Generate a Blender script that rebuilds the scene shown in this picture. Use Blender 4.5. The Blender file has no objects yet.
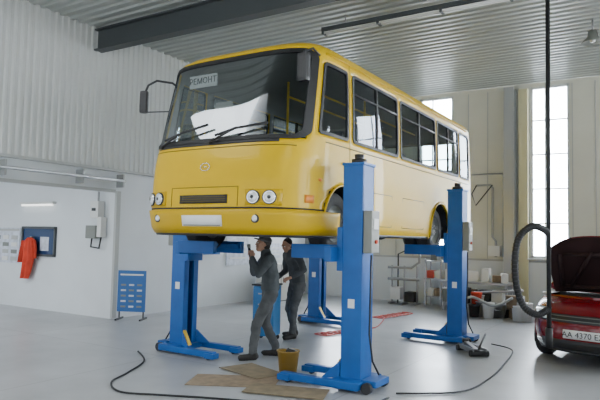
import bpy, bmesh, math, random
import numpy as np
from mathutils import Vector, Matrix, noise, Euler
random.seed(7)
scene = bpy.context.scene
COL = scene.collection
V = Vector

# ---------------------------------------------------------------- materials
def mat(name, col, rough=0.5, metal=0.0, emis=None, estr=0.0, coat=0.0, noise_amt=0.0, nscale=5.0, bump=0.0, bscale=40.0, spec=0.5):
    m = bpy.data.materials.new(name); m.use_nodes = True
    nt = m.node_tree; p = nt.nodes['Principled BSDF']
    c = (col[0], col[1], col[2], 1)
    p.inputs['Base Color'].default_value = c
    p.inputs['Roughness'].default_value = rough
    p.inputs['Metallic'].default_value = metal
    p.inputs['Coat Weight'].default_value = coat
    p.inputs['Specular IOR Level'].default_value = spec
    if emis:
        p.inputs['Emission Color'].default_value = (*emis, 1)
        p.inputs['Emission Strength'].default_value = estr
    tc = nt.nodes.new('ShaderNodeTexCoord')
    n = nt.nodes.new('ShaderNodeTexNoise'); n.inputs['Scale'].default_value = nscale
    n.inputs['Detail'].default_value = 5
    nt.links.new(tc.outputs['Object'], n.inputs['Vector'])
    if noise_amt > 0:
        mr = nt.nodes.new('ShaderNodeMapRange')
        mr.inputs['From Min'].default_value = 0.3; mr.inputs['From Max'].default_value = 0.7
        mr.inputs['To Min'].default_value = 1 - noise_amt; mr.inputs['To Max'].default_value = 1 + noise_amt * 0.5
        nt.links.new(n.outputs['Fac'], mr.inputs['Value'])
        mx = nt.nodes.new('ShaderNodeVectorMath'); mx.operation = 'SCALE'
        mx.inputs[0].default_value = col[:3]
        nt.links.new(mr.outputs['Result'], mx.inputs['Scale'])
        nt.links.new(mx.outputs['Vector'], p.inputs['Base Color'])
    if bump > 0:
        n2 = nt.nodes.new('ShaderNodeTexNoise'); n2.inputs['Scale'].default_value = bscale
        nt.links.new(tc.outputs['Object'], n2.inputs['Vector'])
        bp = nt.nodes.new('ShaderNodeBump'); bp.inputs['Strength'].default_value = bump
        bp.inputs['Distance'].default_value = 0.02
        nt.links.new(n2.outputs['Fac'], bp.inputs['Height'])
        nt.links.new(bp.outputs['Normal'], p.inputs['Normal'])
    return m

def glassmat(name, tint, refl=1.0, rough=0.02):
    m = bpy.data.materials.new(name); m.use_nodes = True
    nt = m.node_tree; nt.nodes.clear()
    o = nt.nodes.new('ShaderNodeOutputMaterial')
    t = nt.nodes.new('ShaderNodeBsdfTransparent'); t.inputs['Color'].default_value = (*tint, 1)
    g = nt.nodes.new('ShaderNodeBsdfGlossy'); g.inputs['Roughness'].default_value = rough
    g.inputs['Color'].default_value = (0.9, 0.95, 1, 1)
    lw = nt.nodes.new('ShaderNodeFresnel'); lw.inputs['IOR'].default_value = 1.45
    ad = nt.nodes.new('ShaderNodeMath'); ad.operation = 'MULTIPLY'; ad.inputs[1].default_value = refl
    mx = nt.nodes.new('ShaderNodeMixShader')
    nt.links.new(lw.outputs[0], ad.inputs[0]); nt.links.new(ad.outputs[0], mx.inputs['Fac'])
    nt.links.new(t.outputs[0], mx.inputs[1]); nt.links.new(g.outputs[0], mx.inputs[2])
    nt.links.new(mx.outputs[0], o.inputs['Surface'])
    return m

M_yellow = mat('bus_yellow_paint', (0.66, 0.42, 0.0), 0.38, coat=0.12, noise_amt=0.05, nscale=2, spec=0.22)
M_yellow2 = mat('bus_bumper_yellow', (0.56, 0.35, 0.0), 0.42, coat=0.05, spec=0.25)
M_inner = mat('bus_inner_panel', (0.24, 0.24, 0.23), 0.7)
M_rubber = mat('black_rubber', (0.012, 0.012, 0.013), 0.6)
M_tyre = mat('tyre_rubber', (0.02, 0.02, 0.02), 0.8, bump=0.2)
M_black = mat('black_plastic', (0.02, 0.02, 0.022), 0.45)
M_dark = mat('dark_underbody', (0.03, 0.03, 0.03), 0.8, noise_amt=0.4)
M_seam = mat('panel_seam', (0.12, 0.085, 0.01), 0.8)
M_chrome = mat('chrome', (0.8, 0.8, 0.8), 0.12, 1.0)
M_lampglass = mat('lamp_lens', (0.75, 0.78, 0.8), 0.08, 0.3, coat=1.0)
M_orange = mat('indicator_orange', (0.8, 0.25, 0.02), 0.3)
M_plate = mat('plate_white', (0.75, 0.76, 0.76), 0.5)
M_blue = mat('lift_blue_paint', (0.006, 0.10, 0.37), 0.42, noise_amt=0.15, nscale=4, spec=0.35)
M_blue2 = mat('cabinet_blue', (0.02, 0.17, 0.42), 0.45, noise_amt=0.1)
M_steel = mat('steel', (0.35, 0.35, 0.36), 0.4, 0.9)
M_greybox = mat('control_box_grey', (0.20, 0.21, 0.19), 0.5)
M_warn = mat('warning_yellow', (0.75, 0.5, 0.05), 0.5)
M_seat = mat('seat_fabric', (0.08, 0.09, 0.11), 0.9)
M_curtain = mat('curtain', (0.60, 0.60, 0.57), 0.9)
M_glassw = glassmat('windshield_glass', (0.58, 0.62, 0.62), 0.28)
M_glass = glassmat('bus_side_glass', (0.52, 0.57, 0.57), 0.6)
M_card = mat('cardboard', (0.27, 0.20, 0.13), 0.9, noise_amt=0.3, nscale=9)
M_wood = mat('plywood', (0.23, 0.18, 0.11), 0.8, noise_amt=0.3, nscale=7)
M_white = mat('white_plastic', (0.7, 0.7, 0.68), 0.5)
M_bucket = mat('oil_bucket_plastic', (0.28, 0.17, 0.03), 0.35)
M_red = mat('red_cloth', (0.60, 0.05, 0.02), 0.85, noise_amt=0.3)
M_redhose = mat('red_hose', (0.55, 0.06, 0.04), 0.5)
M_carred = mat('car_red_paint', (0.17, 0.003, 0.008), 0.25, coat=0.5)
M_carunder = mat('hood_underside', (0.022, 0.005, 0.006), 0.7, noise_amt=0.3)
M_skin = mat('skin', (0.42, 0.23, 0.15), 0.6)
M_cloth = mat('overall_grey', (0.068, 0.078, 0.084), 0.9, noise_amt=0.3, nscale=6, bump=0.6, bscale=14)
M_cloth2 = mat('overall_trousers', (0.085, 0.090, 0.094), 0.9, noise_amt=0.35, nscale=6, bump=0.6, bscale=14)
M_cloth3 = mat('jacket_dark', (0.06, 0.066, 0.072), 0.9, noise_amt=0.3, nscale=6, bump=0.6, bscale=14)
M_shoe = mat('work_boot', (0.02, 0.018, 0.016), 0.6)
M_hair = mat('hair', (0.025, 0.02, 0.016), 0.8)
M_eye = mat('eye_white', (0.7, 0.7, 0.68), 0.3)
M_lip = mat('lips', (0.3, 0.1, 0.08), 0.6)
M_cap = mat('cap_grey', (0.10, 0.10, 0.10), 0.9)
M_clad = mat('cladding_painted', (0.56, 0.57, 0.56), 0.45, noise_amt=0.04, nscale=1)
M_ceil = mat('ceiling_sheet', (0.38, 0.40, 0.38), 0.38, 0.15, noise_amt=0.06, nscale=1.5)
M_wall = mat('wall_white_plaster', (0.68, 0.71, 0.73), 0.7, noise_amt=0.05, nscale=1.3)
M_wallb = mat('wall_beige_panel', (0.64, 0.63, 0.54), 0.6, noise_amt=0.05, nscale=1.5)
M_trim = mat('trim_grey', (0.42, 0.43, 0.42), 0.6)
M_pipe = mat('pipe_grey', (0.36, 0.37, 0.37), 0.4, 0.3)
M_beam = mat('beam_grey', (0.06, 0.068, 0.072), 0.55)
M_frame = mat('window_frame', (0.62, 0.63, 0.62), 0.5)
M_yelcol = mat('yellow_column', (0.60, 0.56, 0.34), 0.6)
M_signblue = mat('sign_blue', (0.02, 0.12, 0.36), 0.5)
M_tube = mat('fluorescent_tube', (0.8, 0.8, 0.8), 0.4, emis=(1, 1, 0.95), estr=2.0)
M_ext = mat('asphalt_outside', (0.45, 0.45, 0.44), 0.9, noise_amt=0.2)
M_engine = mat('engine_metal', (0.12, 0.12, 0.12), 0.45, 0.6, noise_amt=0.4, nscale=12)
M_glow = mat('office_window_dark', (0.02, 0.05, 0.13), 0.15)
M_poster = mat('poster_paper', (0.60, 0.64, 0.72), 0.6, noise_amt=0.25, nscale=9)

M_floor = mat('floor_concrete', (0.40, 0.408, 0.418), 0.30, noise_amt=0.10, nscale=0.7)
def floor_nodes():
    nt = M_floor.node_tree; p = nt.nodes['Principled BSDF']
    src = p.inputs['Base Color'].links[0].from_socket
    tc = nt.nodes.new('ShaderNodeTexCoord')
    br = nt.nodes.new('ShaderNodeTexBrick'); br.offset = 0.0
    br.inputs['Scale'].default_value = 1.0
    br.inputs['Brick Width'].default_value = 3.0; br.inputs['Row Height'].default_value = 3.0
    br.inputs['Mortar Size'].default_value = 0.012
    br.inputs['Color1'].default_value = (1, 1, 1, 1); br.inputs['Color2'].default_value = (0.94, 0.94, 0.94, 1)
    br.inputs['Mortar'].default_value = (0.70, 0.70, 0.70, 1)
    nt.links.new(tc.outputs['Object'], br.inputs['Vector'])
    mm = nt.nodes.new('ShaderNodeVectorMath'); mm.operation = 'MULTIPLY'
    nt.links.new(src, mm.inputs[0]); nt.links.new(br.outputs['Color'], mm.inputs[1])
    n = nt.nodes.new('ShaderNodeTexNoise'); n.inputs['Scale'].default_value = 1.2; n.inputs['Detail'].default_value = 6
    n.inputs['Roughness'].default_value = 0.6
    nt.links.new(tc.outputs['Object'], n.inputs['Vector'])
    mr = nt.nodes.new('ShaderNodeMapRange'); mr.inputs['From Min'].default_value = 0.3; mr.inputs['From Max'].default_value = 0.75
    mr.inputs['To Min'].default_value = 1.04; mr.inputs['To Max'].default_value = 0.86
    nt.links.new(n.outputs['Fac'], mr.inputs['Value'])
    m2 = nt.nodes.new('ShaderNodeVectorMath'); m2.operation = 'SCALE'
    nt.links.new(mm.outputs['Vector'], m2.inputs[0]); nt.links.new(mr.outputs['Result'], m2.inputs['Scale'])
    nt.links.new(m2.outputs['Vector'], p.inputs['Base Color'])
    m3 = nt.nodes.new('ShaderNodeMapRange'); m3.inputs['To Min'].default_value = 0.24; m3.inputs['To Max'].default_value = 0.42
    nt.links.new(n.outputs['Fac'], m3.inputs['Value'])
    nt.links.new(m3.outputs['Result'], p.inputs['Roughness'])
floor_nodes()

# ---------------------------------------------------------------- builder
def empty(name, loc=(0, 0, 0), rotz=0):
    e = bpy.data.objects.new(name, None); COL.objects.link(e)
    e.location = loc; e.rotation_euler = (0, 0, rotz); e.empty_display_size = 0.2
    return e

class B:
    def __init__(s):
        s.bm = bmesh.new(); s.mats = []
    def mi(s, m):
        if m not in s.mats: s.mats.append(m)
        return s.mats.index(m)
    def _add(s, t, m, M=None, smooth=None):
        i = s.mi(m)
        for f in t.faces:
            f.material_index = i
            if smooth is not None: f.smooth = smooth
        if M is not None: t.transform(M)
        me = bpy.data.meshes.new('t'); t.to_mesh(me); t.free()
        s.bm.from_mesh(me); bpy.data.meshes.remove(me)
    def box(s, loc, size, m, bevel=0.0, rot=None):
        t = bmesh.new(); bmesh.ops.create_cube(t, size=1.0)
        bmesh.ops.scale(t, vec=size, verts=t.verts)
        if bevel > 0:
            bmesh.ops.bevel(t, geom=t.edges[:], offset=min(bevel, min(size) * 0.45), segments=2, affect='EDGES', profile=0.7)
        M = Matrix.Translation(loc)
        if rot is not None:
            M = M @ Euler(rot).to_matrix().to_4x4()
        s._add(t, m, M, False)
    def cyl(s, p0, p1, r0, m, r1=None, seg=20, smooth=True):
        p0 = V(p0); p1 = V(p1); d = p1 - p0
        if r1 is None: r1 = r0
        t = bmesh.new()
        bmesh.ops.create_cone(t, cap_ends=True, segments=seg, radius1=r0, radius2=r1, depth=d.length)
        for f in t.faces: f.smooth = smooth and len(f.verts) == 4
        M = Matrix.Translation((p0 + p1) / 2) @ d.to_track_quat('Z', 'Y').to_matrix().to_4x4()
        s._add(t, m, M, None)
    def ell(s, loc, r, m, sub=3, rot=None):
        t = bmesh.new(); bmesh.ops.create_icosphere(t, subdivisions=sub, radius=1.0)
        if isinstance(r, (int, float)): r = (r, r, r)
        bmesh.ops.scale(t, vec=r, verts=t.verts)
        M = Matrix.Translation(loc)
        if rot is not None: M = M @ rot
        s._add(t, m, M, True)
    def tube(s, pts, r, m, seg=10, closed=False):
        pts = [V(p) for p in pts]; n = len(pts)
        t = bmesh.new(); rings = []
        up = V((0, 0, 1)); prev = None
        for i, p in enumerate(pts):
            if closed: d = pts[(i + 1) % n] - pts[i - 1]
            else: d = pts[min(i + 1, n - 1)] - pts[max(i - 1, 0)]
            d.normalize()
            if prev is None:
                a = up if abs(d.z) < 0.9 else V((1, 0, 0))
                x = d.cross(a).normalized()
            else:
                x = (prev - d * prev.dot(d)).normalized()
            prev = x; y = d.cross(x)
            rings.append([t.verts.new(p + (x * math.cos(k * 2 * math.pi / seg) + y * math.sin(k * 2 * math.pi / seg)) * r) for k in range(seg)])
        for i in range(n if closed else n - 1):
            a = rings[i]; b = rings[(i + 1) % n]
            for k in range(seg):
                t.faces.new((a[k], a[(k + 1) % seg], b[(k + 1) % seg], b[k]))
        if not closed:
            t.faces.new(rings[0][::-1]); t.faces.new(rings[-1])
        bmesh.ops.recalc_face_normals(t, faces=t.faces)
        s._add(t, m, None, True)
    def raw(s, verts, faces, m, smooth=False, M=None):
        t = bmesh.new(); vs = [t.verts.new(v) for v in verts]
        for f in faces:
            try: t.faces.new([vs[i] for i in f])
            except ValueError: pass
        s._add(t, m, M, smooth)
    def prism(s, poly, z0, z1, m, M=None):
        n = len(poly)
        vs = [(p[0], p[1], z0) for p in poly] + [(p[0], p[1], z1) for p in poly]
        fs = [tuple(range(n))[::-1], tuple(range(n, 2 * n))] + [(i, (i + 1) % n, n + (i + 1) % n, n + i) for i in range(n)]
        s.raw(vs, fs, m, False, M)
    def lathe(s, prof, m, loc=(0, 0, 0), seg=28, M=None):
        vs = []; fs = []
        for (r, z) in prof:
            for k in range(seg):
                a = 2 * math.pi * k / seg
                vs.append((r * math.cos(a), r * math.sin(a), z))
        for i in range(len(prof) - 1):
            for k in range(seg):
                fs.append((i * seg + k, i * seg + (k + 1) % seg, (i + 1) * seg + (k + 1) % seg, (i + 1) * seg + k))
        MM = Matrix.Translation(loc)
        if M is not None: MM = MM @ M
        s.raw(vs, fs, m, True, MM)
    def patch(s, f, u0, u1, v0, v1, nu, nv, m, off=0.01, skirt=True, out=None, base=0.0):
        def nrm(u, v):
            eu = (u1 - u0) * 0.01; ev = (v1 - v0) * 0.01
            a = f(u + eu, v) - f(u - eu, v); b = f(u, v + ev) - f(u, v - ev)
            n = a.cross(b).normalized()
            if out is not None and n.dot(out(u, v)) < 0: n = -n
            return n
        vs = []; fs = []
        for j in range(nv + 1):
            for i in range(nu + 1):
                u = u0 + (u1 - u0) * i / nu; v = v0 + (v1 - v0) * j / nv
                vs.append(f(u, v) + nrm(u, v) * off)
        for j in range(nv):
            for i in range(nu):
                a = j * (nu + 1) + i
                fs.append((a, a + 1, a + nu + 2, a + nu + 1))
        if skirt:
            loop = [i for i in range(nu + 1)] + [j * (nu + 1) + nu for j in range(1, nv + 1)] + \
                   [nv * (nu + 1) + i for i in range(nu - 1, -1, -1)] + [j * (nu + 1) for j in range(nv - 1, 0, -1)]
            st = len(vs)
            for k in loop:
                j, i = divmod(k, nu + 1)
                u = u0 + (u1 - u0) * i / nu; v = v0 + (v1 - v0) * j / nv
                vs.append(f(u, v) + nrm(u, v) * base)
            L = len(loop)
            for k in range(L):
                fs.append((loop[k], loop[(k + 1) % L], st + (k + 1) % L, st + k))
        t = bmesh.new(); bv = [t.verts.new(v) for v in vs]
        for q in fs: t.faces.new([bv[i] for i in q])
        s._add(t, m, None, True)
    def ring(s, f, u0, u1, v0, v1, su, sv, w_in, w_out, rad, m, off=0.012, out=None):
        def rr(du, dv, r):
            pts = []
            a0, a1, b0, b1 = u0 - du, u1 + du, v0 - dv, v1 + dv
            ru = r / su; rv = r / sv
            def seg(ax, ay, bx, by, n):
                for k in range(n): pts.append((ax + (bx - ax) * k / n, ay + (by - ay) * k / n))
            def arc(cx, cy, s0):
                for k in range(6):
                    a = s0 + (math.pi / 2) * k / 6
                    pts.append((cx + ru * math.cos(a), cy + rv * math.sin(a)))
            seg(a0 + ru, b0, a1 - ru, b0, 14); arc(a1 - ru, b0 + rv, -math.pi / 2)
            seg(a1, b0 + rv, a1, b1 - rv, 8); arc(a1 - ru, b1 - rv, 0)
            seg(a1 - ru, b1, a0 + ru, b1, 14); arc(a0 + ru, b1 - rv, math.pi / 2)
            seg(a0, b1 - rv, a0, b0 + rv, 8); arc(a0 + ru, b0 + rv, math.pi)
            return pts
        o = rr(w_out / su, w_out / sv, rad + w_out); i = rr(-w_in / su, -w_in / sv, max(rad - w_in * 0.3, 0.01))
        n = len(o)
        def P(q, of):
            u, v = q; eu = 0.005 / su; ev = 0.005 / sv
            a = f(u + eu, v) - f(u - eu, v); b = f(u, v + ev) - f(u, v - ev)
            nn = a.cross(b).normalized()
            if nn.dot(out(u, v)) < 0: nn = -nn
            return f(u, v) + nn * of
        vs = [P(q, 0.001) for q in o] + [P(q, off) for q in o] + [P(q, off) for q in i] + [P(q, -0.02) for q in i]
        fs = []
        for k in range(n):
            k2 = (k + 1) % n
            for L in range(3):
                fs.append((L * n + k, L * n + k2, (L + 1) * n + k2, (L + 1) * n + k))
        s.raw(vs, fs, m, False)
    def done(s, name, parent=None, loc=(0, 0, 0), rot=(0, 0, 0), recalc=True):
        if recalc: bmesh.ops.recalc_face_normals(s.bm, faces=s.bm.faces)
        me = bpy.data.meshes.new(name); s.bm.to_mesh(me); s.bm.free()
        for m in s.mats: me.materials.append(m)
        o = bpy.data.objects.new(name, me); COL.objects.link(o)
        o.location = loc; o.rotation_euler = rot
        if parent is not None: o.parent = parent
        return o

def text(name, body, size, loc, rot, m, parent=None, ext=0.002, align='CENTER'):
    c = bpy.data.curves.new(name, 'FONT'); c.body = body; c.size = size; c.extrude = ext
    c.align_x = align; c.align_y = 'CENTER'
    c.materials.append(m)
    o = bpy.data.objects.new(name, c); COL.objects.link(o); o.location = loc; o.rotation_euler = rot
    if parent: o.parent = parent
    return o

def recenter(e, loc):
    d = V(loc) - e.location
    for c in e.children: c.location = c.location - d
    e.location = loc

# ================================================================= ROOM
XL, XR, YB, YF, ZC = -9.35, 4.5, 15.3, -3.0, 5.65
b = B(); b.box(((XL + XR) / 2 - 2.8, (YB + YF) / 2, -0.1), (XR - XL + 5.9, YB - YF + 0.4, 0.2), M_floor); b.done('floor')
b = B(); b.box((0, 5, -0.33), (90, 90, 0.2), M_ext); b.done('ground_outside')

def corrugated(b, n_len, pitch, depth, m, axis, fixed, lo, hi, start):
    prof = []
    y = start
    for k in range(int(n_len / pitch)):
        for (f, h) in ((0, 0), (0.35, 0), (0.5, 1), (0.85, 1)):
            prof.append((y + f * pitch, h * depth))
        y += pitch
    prof.append((y, 0))
    vs = []; fs = []
    for (yy, h) in prof:
        if axis == 'Y': vs += [(fixed + h, yy, lo), (fixed + h, yy, hi)]
        else: vs += [(lo, yy, fixed - h), (hi, yy, fixed - h)]
    for k in range(len(prof) - 1):
        fs.append((2 * k, 2 * k + 1, 2 * k + 3, 2 * k + 2))
    b.raw(vs, fs, m)

b = B()
b.box((XL - 0.1, (7.94 + YB) / 2, ZC / 2), (0.2, YB - 7.94, ZC), M_wall)
b.box((XL - 0.1, (YF + 7.94) / 2, (2.5 + ZC) / 2), (0.2, 7.94 - YF, ZC - 2.5), M_wall)
b.box((XL - 0.1, (YF + 2) / 2, 1.25), (0.2, 2 - YF, 2.5), M_wall)
corrugated(b, YB - YF, 0.13, 0.022, M_clad, 'Y', XL + 0.02, 2.95, ZC, YF)
b.box((XL + 0.04, (YF + YB) / 2, 2.93), (0.08, YB - YF, 0.05), M_trim)
b.done('wall_left')
b = B()
b.box((XL + 0.02, 2.47 + 2.5, 2.52), (0.04, 5.9, 0.06), M_trim)
b.box((XL + 0.03, 7.98, 1.27), (0.06, 0.1, 2.5), M_trim)
b.done('trim_1')
e = empty('wall_pipe_rail', (XL + 0.2, 5, 2.72))
b = B()
b.cyl((0, -6, 0), (0, 3.0, 0), 0.03, M_pipe)
for yy in (-5.5, -4, -2.5, -1.0, 0.5, 2.0, 2.95):
    b.box((-0.08, yy, 0.0), (0.2, 0.04, 0.26), M_pipe, 0.01)
b.done('pipe', e)

b = B()
b.box((-12.3, 8.04, 1.55), (5.5, 0.2, 3.1), M_wall)
b.box((-15.1, 4.5, 1.55), (0.2, 7.2, 3.1), M_wall)
b.done('wall_bay')
b = B(); b.box((-12.4, 4.5, 3.15), (5.7, 7.2, 0.1), M_wall); b.done('ceiling_bay')
b = B()
corrugated(b, YB - YF, 0.2, 0.03, M_ceil, 'C', ZC, XL - 0.2, XR + 0.2, YF)
b.box(((XL + XR) / 2, (YB + YF) / 2, ZC + 0.08), (XR - XL + 0.4, YB - YF + 0.4, 0.1), M_ceil)
b.done('ceiling')

wins = [(-8.75, -7.85), (-5.80, -4.85), (-2.91, -2.01), (0.0, 0.9), (2.9, 3.8)]
WZ0, WZ1 = 1.3, 5.56
b = B()
edges = [XL - 0.2] + [x for w in wins for x in w] + [XR + 0.2]
for k in range(0, len(edges), 2):
    b.box(((edges[k] + edges[k + 1]) / 2, YB + 0.1, ZC / 2), (edges[k + 1] - edges[k], 0.2, ZC), M_wallb)
for w in wins:
    b.box(((w[0] + w[1]) / 2, YB + 0.1, WZ0 / 2), (w[1] - w[0], 0.2, WZ0), M_wallb)
    b.box(((w[0] + w[1]) / 2, YB + 0.1, (WZ1 + ZC) / 2), (w[1] - w[0], 0.2, ZC - WZ1), M_wallb)
b.box(((XL + XR) / 2, YB - 0.012, 0.6), (XR - XL, 0.025, 1.2), M_wall)
x = XL + 0.4
while x < XR:
    if not any(w[0] - 0.06 < x < w[1] + 0.06 for w in wins):
        b.box((x, YB - 0.006, 3.4), (0.02, 0.012, 4.3), M_trim)
    x += 0.5
b.box(((XL + XR) / 2, YB - 0.02, 1.22), (XR - XL, 0.05, 0.05), M_trim)
b.done('wall_back')
M_pane = glassmat('pane', (0.97, 0.98, 1.0), 0.5)
for k, w in enumerate(wins):
    e = empty('window_%d' % (k + 1), ((w[0] + w[1]) / 2, YB + 0.06, (WZ0 + WZ1) / 2))
    W = w[1] - w[0]; H = WZ1 - WZ0
    b = B()
    for sx in (-1, 1): b.box((sx * (W / 2 - 0.03), 0, 0), (0.06, 0.1, H), M_frame, 0.005)
    for zz in (-H / 2 + 0.03, H / 2 - 0.03): b.box((0, 0, zz), (W, 0.1, 0.06), M_frame, 0.005)
    b.box((-W * 0.12, 0, 0), (0.028, 0.05, H), M_frame)
    for q in range(1, 5): b.box((0, 0, -H / 2 + H * q / 5), (W, 0.05, 0.03), M_frame)
    b.done('frame', e)
    b = B(); b.box((0, 0.01, 0), (W - 0.1, 0.01, H - 0.1), M_pane); b.done('pane', e)
    b = B(); b.box((0, -0.12, -H / 2 - 0.02), (W + 0.15, 0.18, 0.04), M_frame, 0.01); b.done('sill', e)

b = B()
b.box((XR + 0.1, (YF + YB) / 2, 0.9), (0.2, YB - YF, 1.8), M_wallb)
b.box((XR + 0.1, (YF + YB) / 2, 5.1), (0.2, YB - YF, 1.0), M_wallb)
for yy in (YF + 0.3, 1.5, 5.6, 9.7, YB - 0.5): b.box((XR + 0.1, yy, 3.2), (0.2, 0.8, 2.9), M_wallb)
b.done('wall_right')
b = B()
b.box(((XL + XR) / 2, YF - 0.1, 5.2), (XR - XL + 0.4, 0.2, 0.9), M_wallb)
b.box((XL + 0.3, YF - 0.1, 2.4), (1.0, 0.2, 4.8), M_wallb)
b.box((XR - 0.3, YF - 0.1, 2.4), (1.0, 0.2, 4.8), M_wallb)
b.done('wall_front')

b = B()
for yy in (7.34, 1.3):
    b.box(((XL + XR) / 2, yy, 5.19), (XR - XL, 0.2, 0.025), M_beam)
    b.box(((XL + XR) / 2, yy, 5.585), (XR - XL, 0.2, 0.025), M_beam)
    b.box(((XL + XR) / 2, yy, 5.39), (XR - XL, 0.02, 0.38), M_beam)
b.done('ceiling_beam')
b = B()
b.box((-3.34, 15.05, 2.77), (0.02, 0.28, 5.5), M_pipe); b.box((-3.34, 14.91, 2.77), (0.24, 0.02, 5.5), M_pipe)
b.box((-3.34, 15.19, 2.77), (0.24, 0.02, 5.5), M_pipe)
b.done('steel_stanchion')
b = B(); b.box((-3.05, 15.20, 2.75), (0.22, 0.1, 5.5), M_yelcol, 0.01); b.done('yellow_wall_pier')
e = empty('wall_conduit', (-3.6, 15.2, 2.5))
b = B()
b.tube([(-0.75, 0, 0.9), (0.05, 0, 0.9), (0.07, 0, 0.85), (0.07, 0, -1.2)], 0.022, M_pipe)
b.tube([(-0.6, 0, 0.62), (-0.25, 0, 0.62), (-0.2, 0, 0.55), (-0.2, 0, -0.7), (-0.12, 0, -0.8), (-0.12, 0, -1.2)], 0.03, M_pipe)
b.tube([(-0.6, -0.02, 0.62), (-0.72, -0.02, 0.4), (-0.62, -0.02, 0.1), (-0.2, -0.02, 0.62)], 0.015, M_black)
b.box((-0.15, 0, -1.05), (0.3, 0.12, 0.26), M_white, 0.01)
b.done('pipes', e)

e = empty('fluorescent_lamp', (-3.6, 9.0, 5.36))
b = B()
b.box((0, 0, 0.06), (3.3, 0.16, 0.07), M_beam, 0.01)
b.cyl((-1.6, 0.04, 0.0), (1.6, 0.04, 0.0), 0.02, M_white, seg=10); b.cyl((-1.6, -0.04, 0.0), (1.6, -0.04, 0.0), 0.02, M_white, seg=10)
for xx in (-1.62, -0.55, 0.55, 1.62): b.box((xx, 0, 0.01), (0.04, 0.16, 0.08), M_beam)
for xx in (-1.2, 1.2): b.cyl((xx, 0, 0.08), (xx, 0, 0.27), 0.01, M_steel)
b.done('body', e)
e = empty('bell_lamp', (-1.1, 11.3, 5.31))
b = B(); b.lathe([(0.0, 0.12), (0.07, 0.12), (0.09, 0.0), (0.17, -0.06), (0.19, -0.10), (0.16, -0.09), (0.0, -0.03)], M_greybox)
b.cyl((0, 0, 0.1), (0, 0, 0.32), 0.02, M_steel); b.ell((0, 0, -0.05), 0.05, M_lampglass)
b.done('shade', e)
e = empty('fluorescent_lamp.001', (-11.8, 7.88, 2.28))
b = B(); b.box((0, 0, 0.03), (1.2, 0.09, 0.05), M_white, 0.01); b.cyl((-0.55, -0.01, -0.015), (0.55, -0.01, -0.015), 0.02, M_tube)
b.done('body', e)

e = empty('window_6', (-11.75, 7.93, 1.47))
b = B(); b.box((0, 0, 0), (1.1, 0.03, 0.6), M_glow)
b.box((0.22, -0.018, -0.05), (0.3, 0.006, 0.3), M_poster)
for zz in (-0.3, 0.3): b.box((0, -0.01, zz), (1.2, 0.06, 0.05), M_beam)
for xx in (-0.58, 0.58): b.box((xx, -0.01, 0), (0.05, 0.06, 0.6), M_beam)
b.done('frame', e)
b = B(); b.box((-12.97, 7.925, 1.36), (1.05, 0.02, 0.80), M_poster)
for k in range(4):
    for q in range(3): b.box((-13.3 + 0.33 * q, 7.91, 1.06 + 0.16 * k), (0.22, 0.01, 0.09), (M_greybox, M_white, M_trim)[(k + q) % 3])
b.box((-12.97, 7.91, 1.71), (1.0, 0.012, 0.05), M_trim)
b.done('wall_poster')
def draped(b, m, prof, th, M, seed=0):
    vs = []; fs = []; nx = 12
    for (z, x0, x1) in prof:
        for i in range(nx + 1):
            f = i / nx; x = x0 + (x1 - x0) * f
            y = -th * (0.6 + 0.4 * math.sin(f * 13 + z * 3 + seed)) * math.sin(math.pi * min(max(f, 0.03), 0.97)) ** 0.4
            vs.append((x, y, z))
    for (z, x0, x1) in prof:
        for i in range(nx + 1):
            vs.append((x0 + (x1 - x0) * i / nx, 0.0, z))
    n = len(prof)
    for base in (0, n * (nx + 1)):
        for j in range(n - 1):
            for i in range(nx):
                a = base + j * (nx + 1) + i
                fs.append((a, a + 1, a + nx + 2, a + nx + 1))
    o = n * (nx + 1)
    for j in range(n - 1):
        for i in (0, nx):
            a = j * (nx + 1) + i; fs.append((a, a + nx + 1, o + a + nx + 1, o + a))
    b.raw(vs, fs, m, True, M)
e = empty('hanging_red_coverall', (-11.90, 7.84, 1.50))
b = B()
draped(b, M_red, [(0.05, -0.05, 0.05), (0.0, -0.16, 0.16), (-0.15, -0.22, 0.2), (-0.4, -0.24, 0.15), (-0.7, -0.28, 0.06), (-0.85, -0.3, -0.02)], 0.1, Matrix.Identity(4))
draped(b, M_red, [(0.0, 0.08, 0.2), (-0.2, 0.12, 0.26), (-0.4, 0.16, 0.26)], 0.1, Matrix.Translation((0, -0.02, 0)), 2)
draped(b, M_red, [(-0.02, -0.26, -0.1), (-0.3, -0.34, -0.2), (-0.5, -0.37, -0.26)], 0.08, Matrix.Translation((0, -0.02, 0)), 4)
b.cyl((0, 0.07, 0.06), (0, -0.03, 0.06), 0.012, M_steel)
b.done('cloth', e)
e = empty('wall_switchgear', (-9.8, 7.84, 1.9))
b = B()
b.box((0.05, 0, 0.25), (0.24, 0.16, 0.34), M_white, 0.015); b.box((-0.05, 0, -0.2), (0.3, 0.14, 0.26), M_greybox, 0.015)
b.box((0.2, 0, -0.1), (0.12, 0.14, 0.4), M_white, 0.015)
b.tube([(0.05, 0.02, 0.4), (0.05, 0.02, 0.62)], 0.02, M_pipe); b.tube([(-0.1, 0.02, -0.3), (-0.1, 0.0, -0.5), (0.15, 0.0, -0.52), (0.2, 0, -0.3)], 0.018, M_black)
b.box((0.05, -0.09, 0.25), (0.1, 0.02, 0.06), M_black)
b.done('boxes', e)

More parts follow.
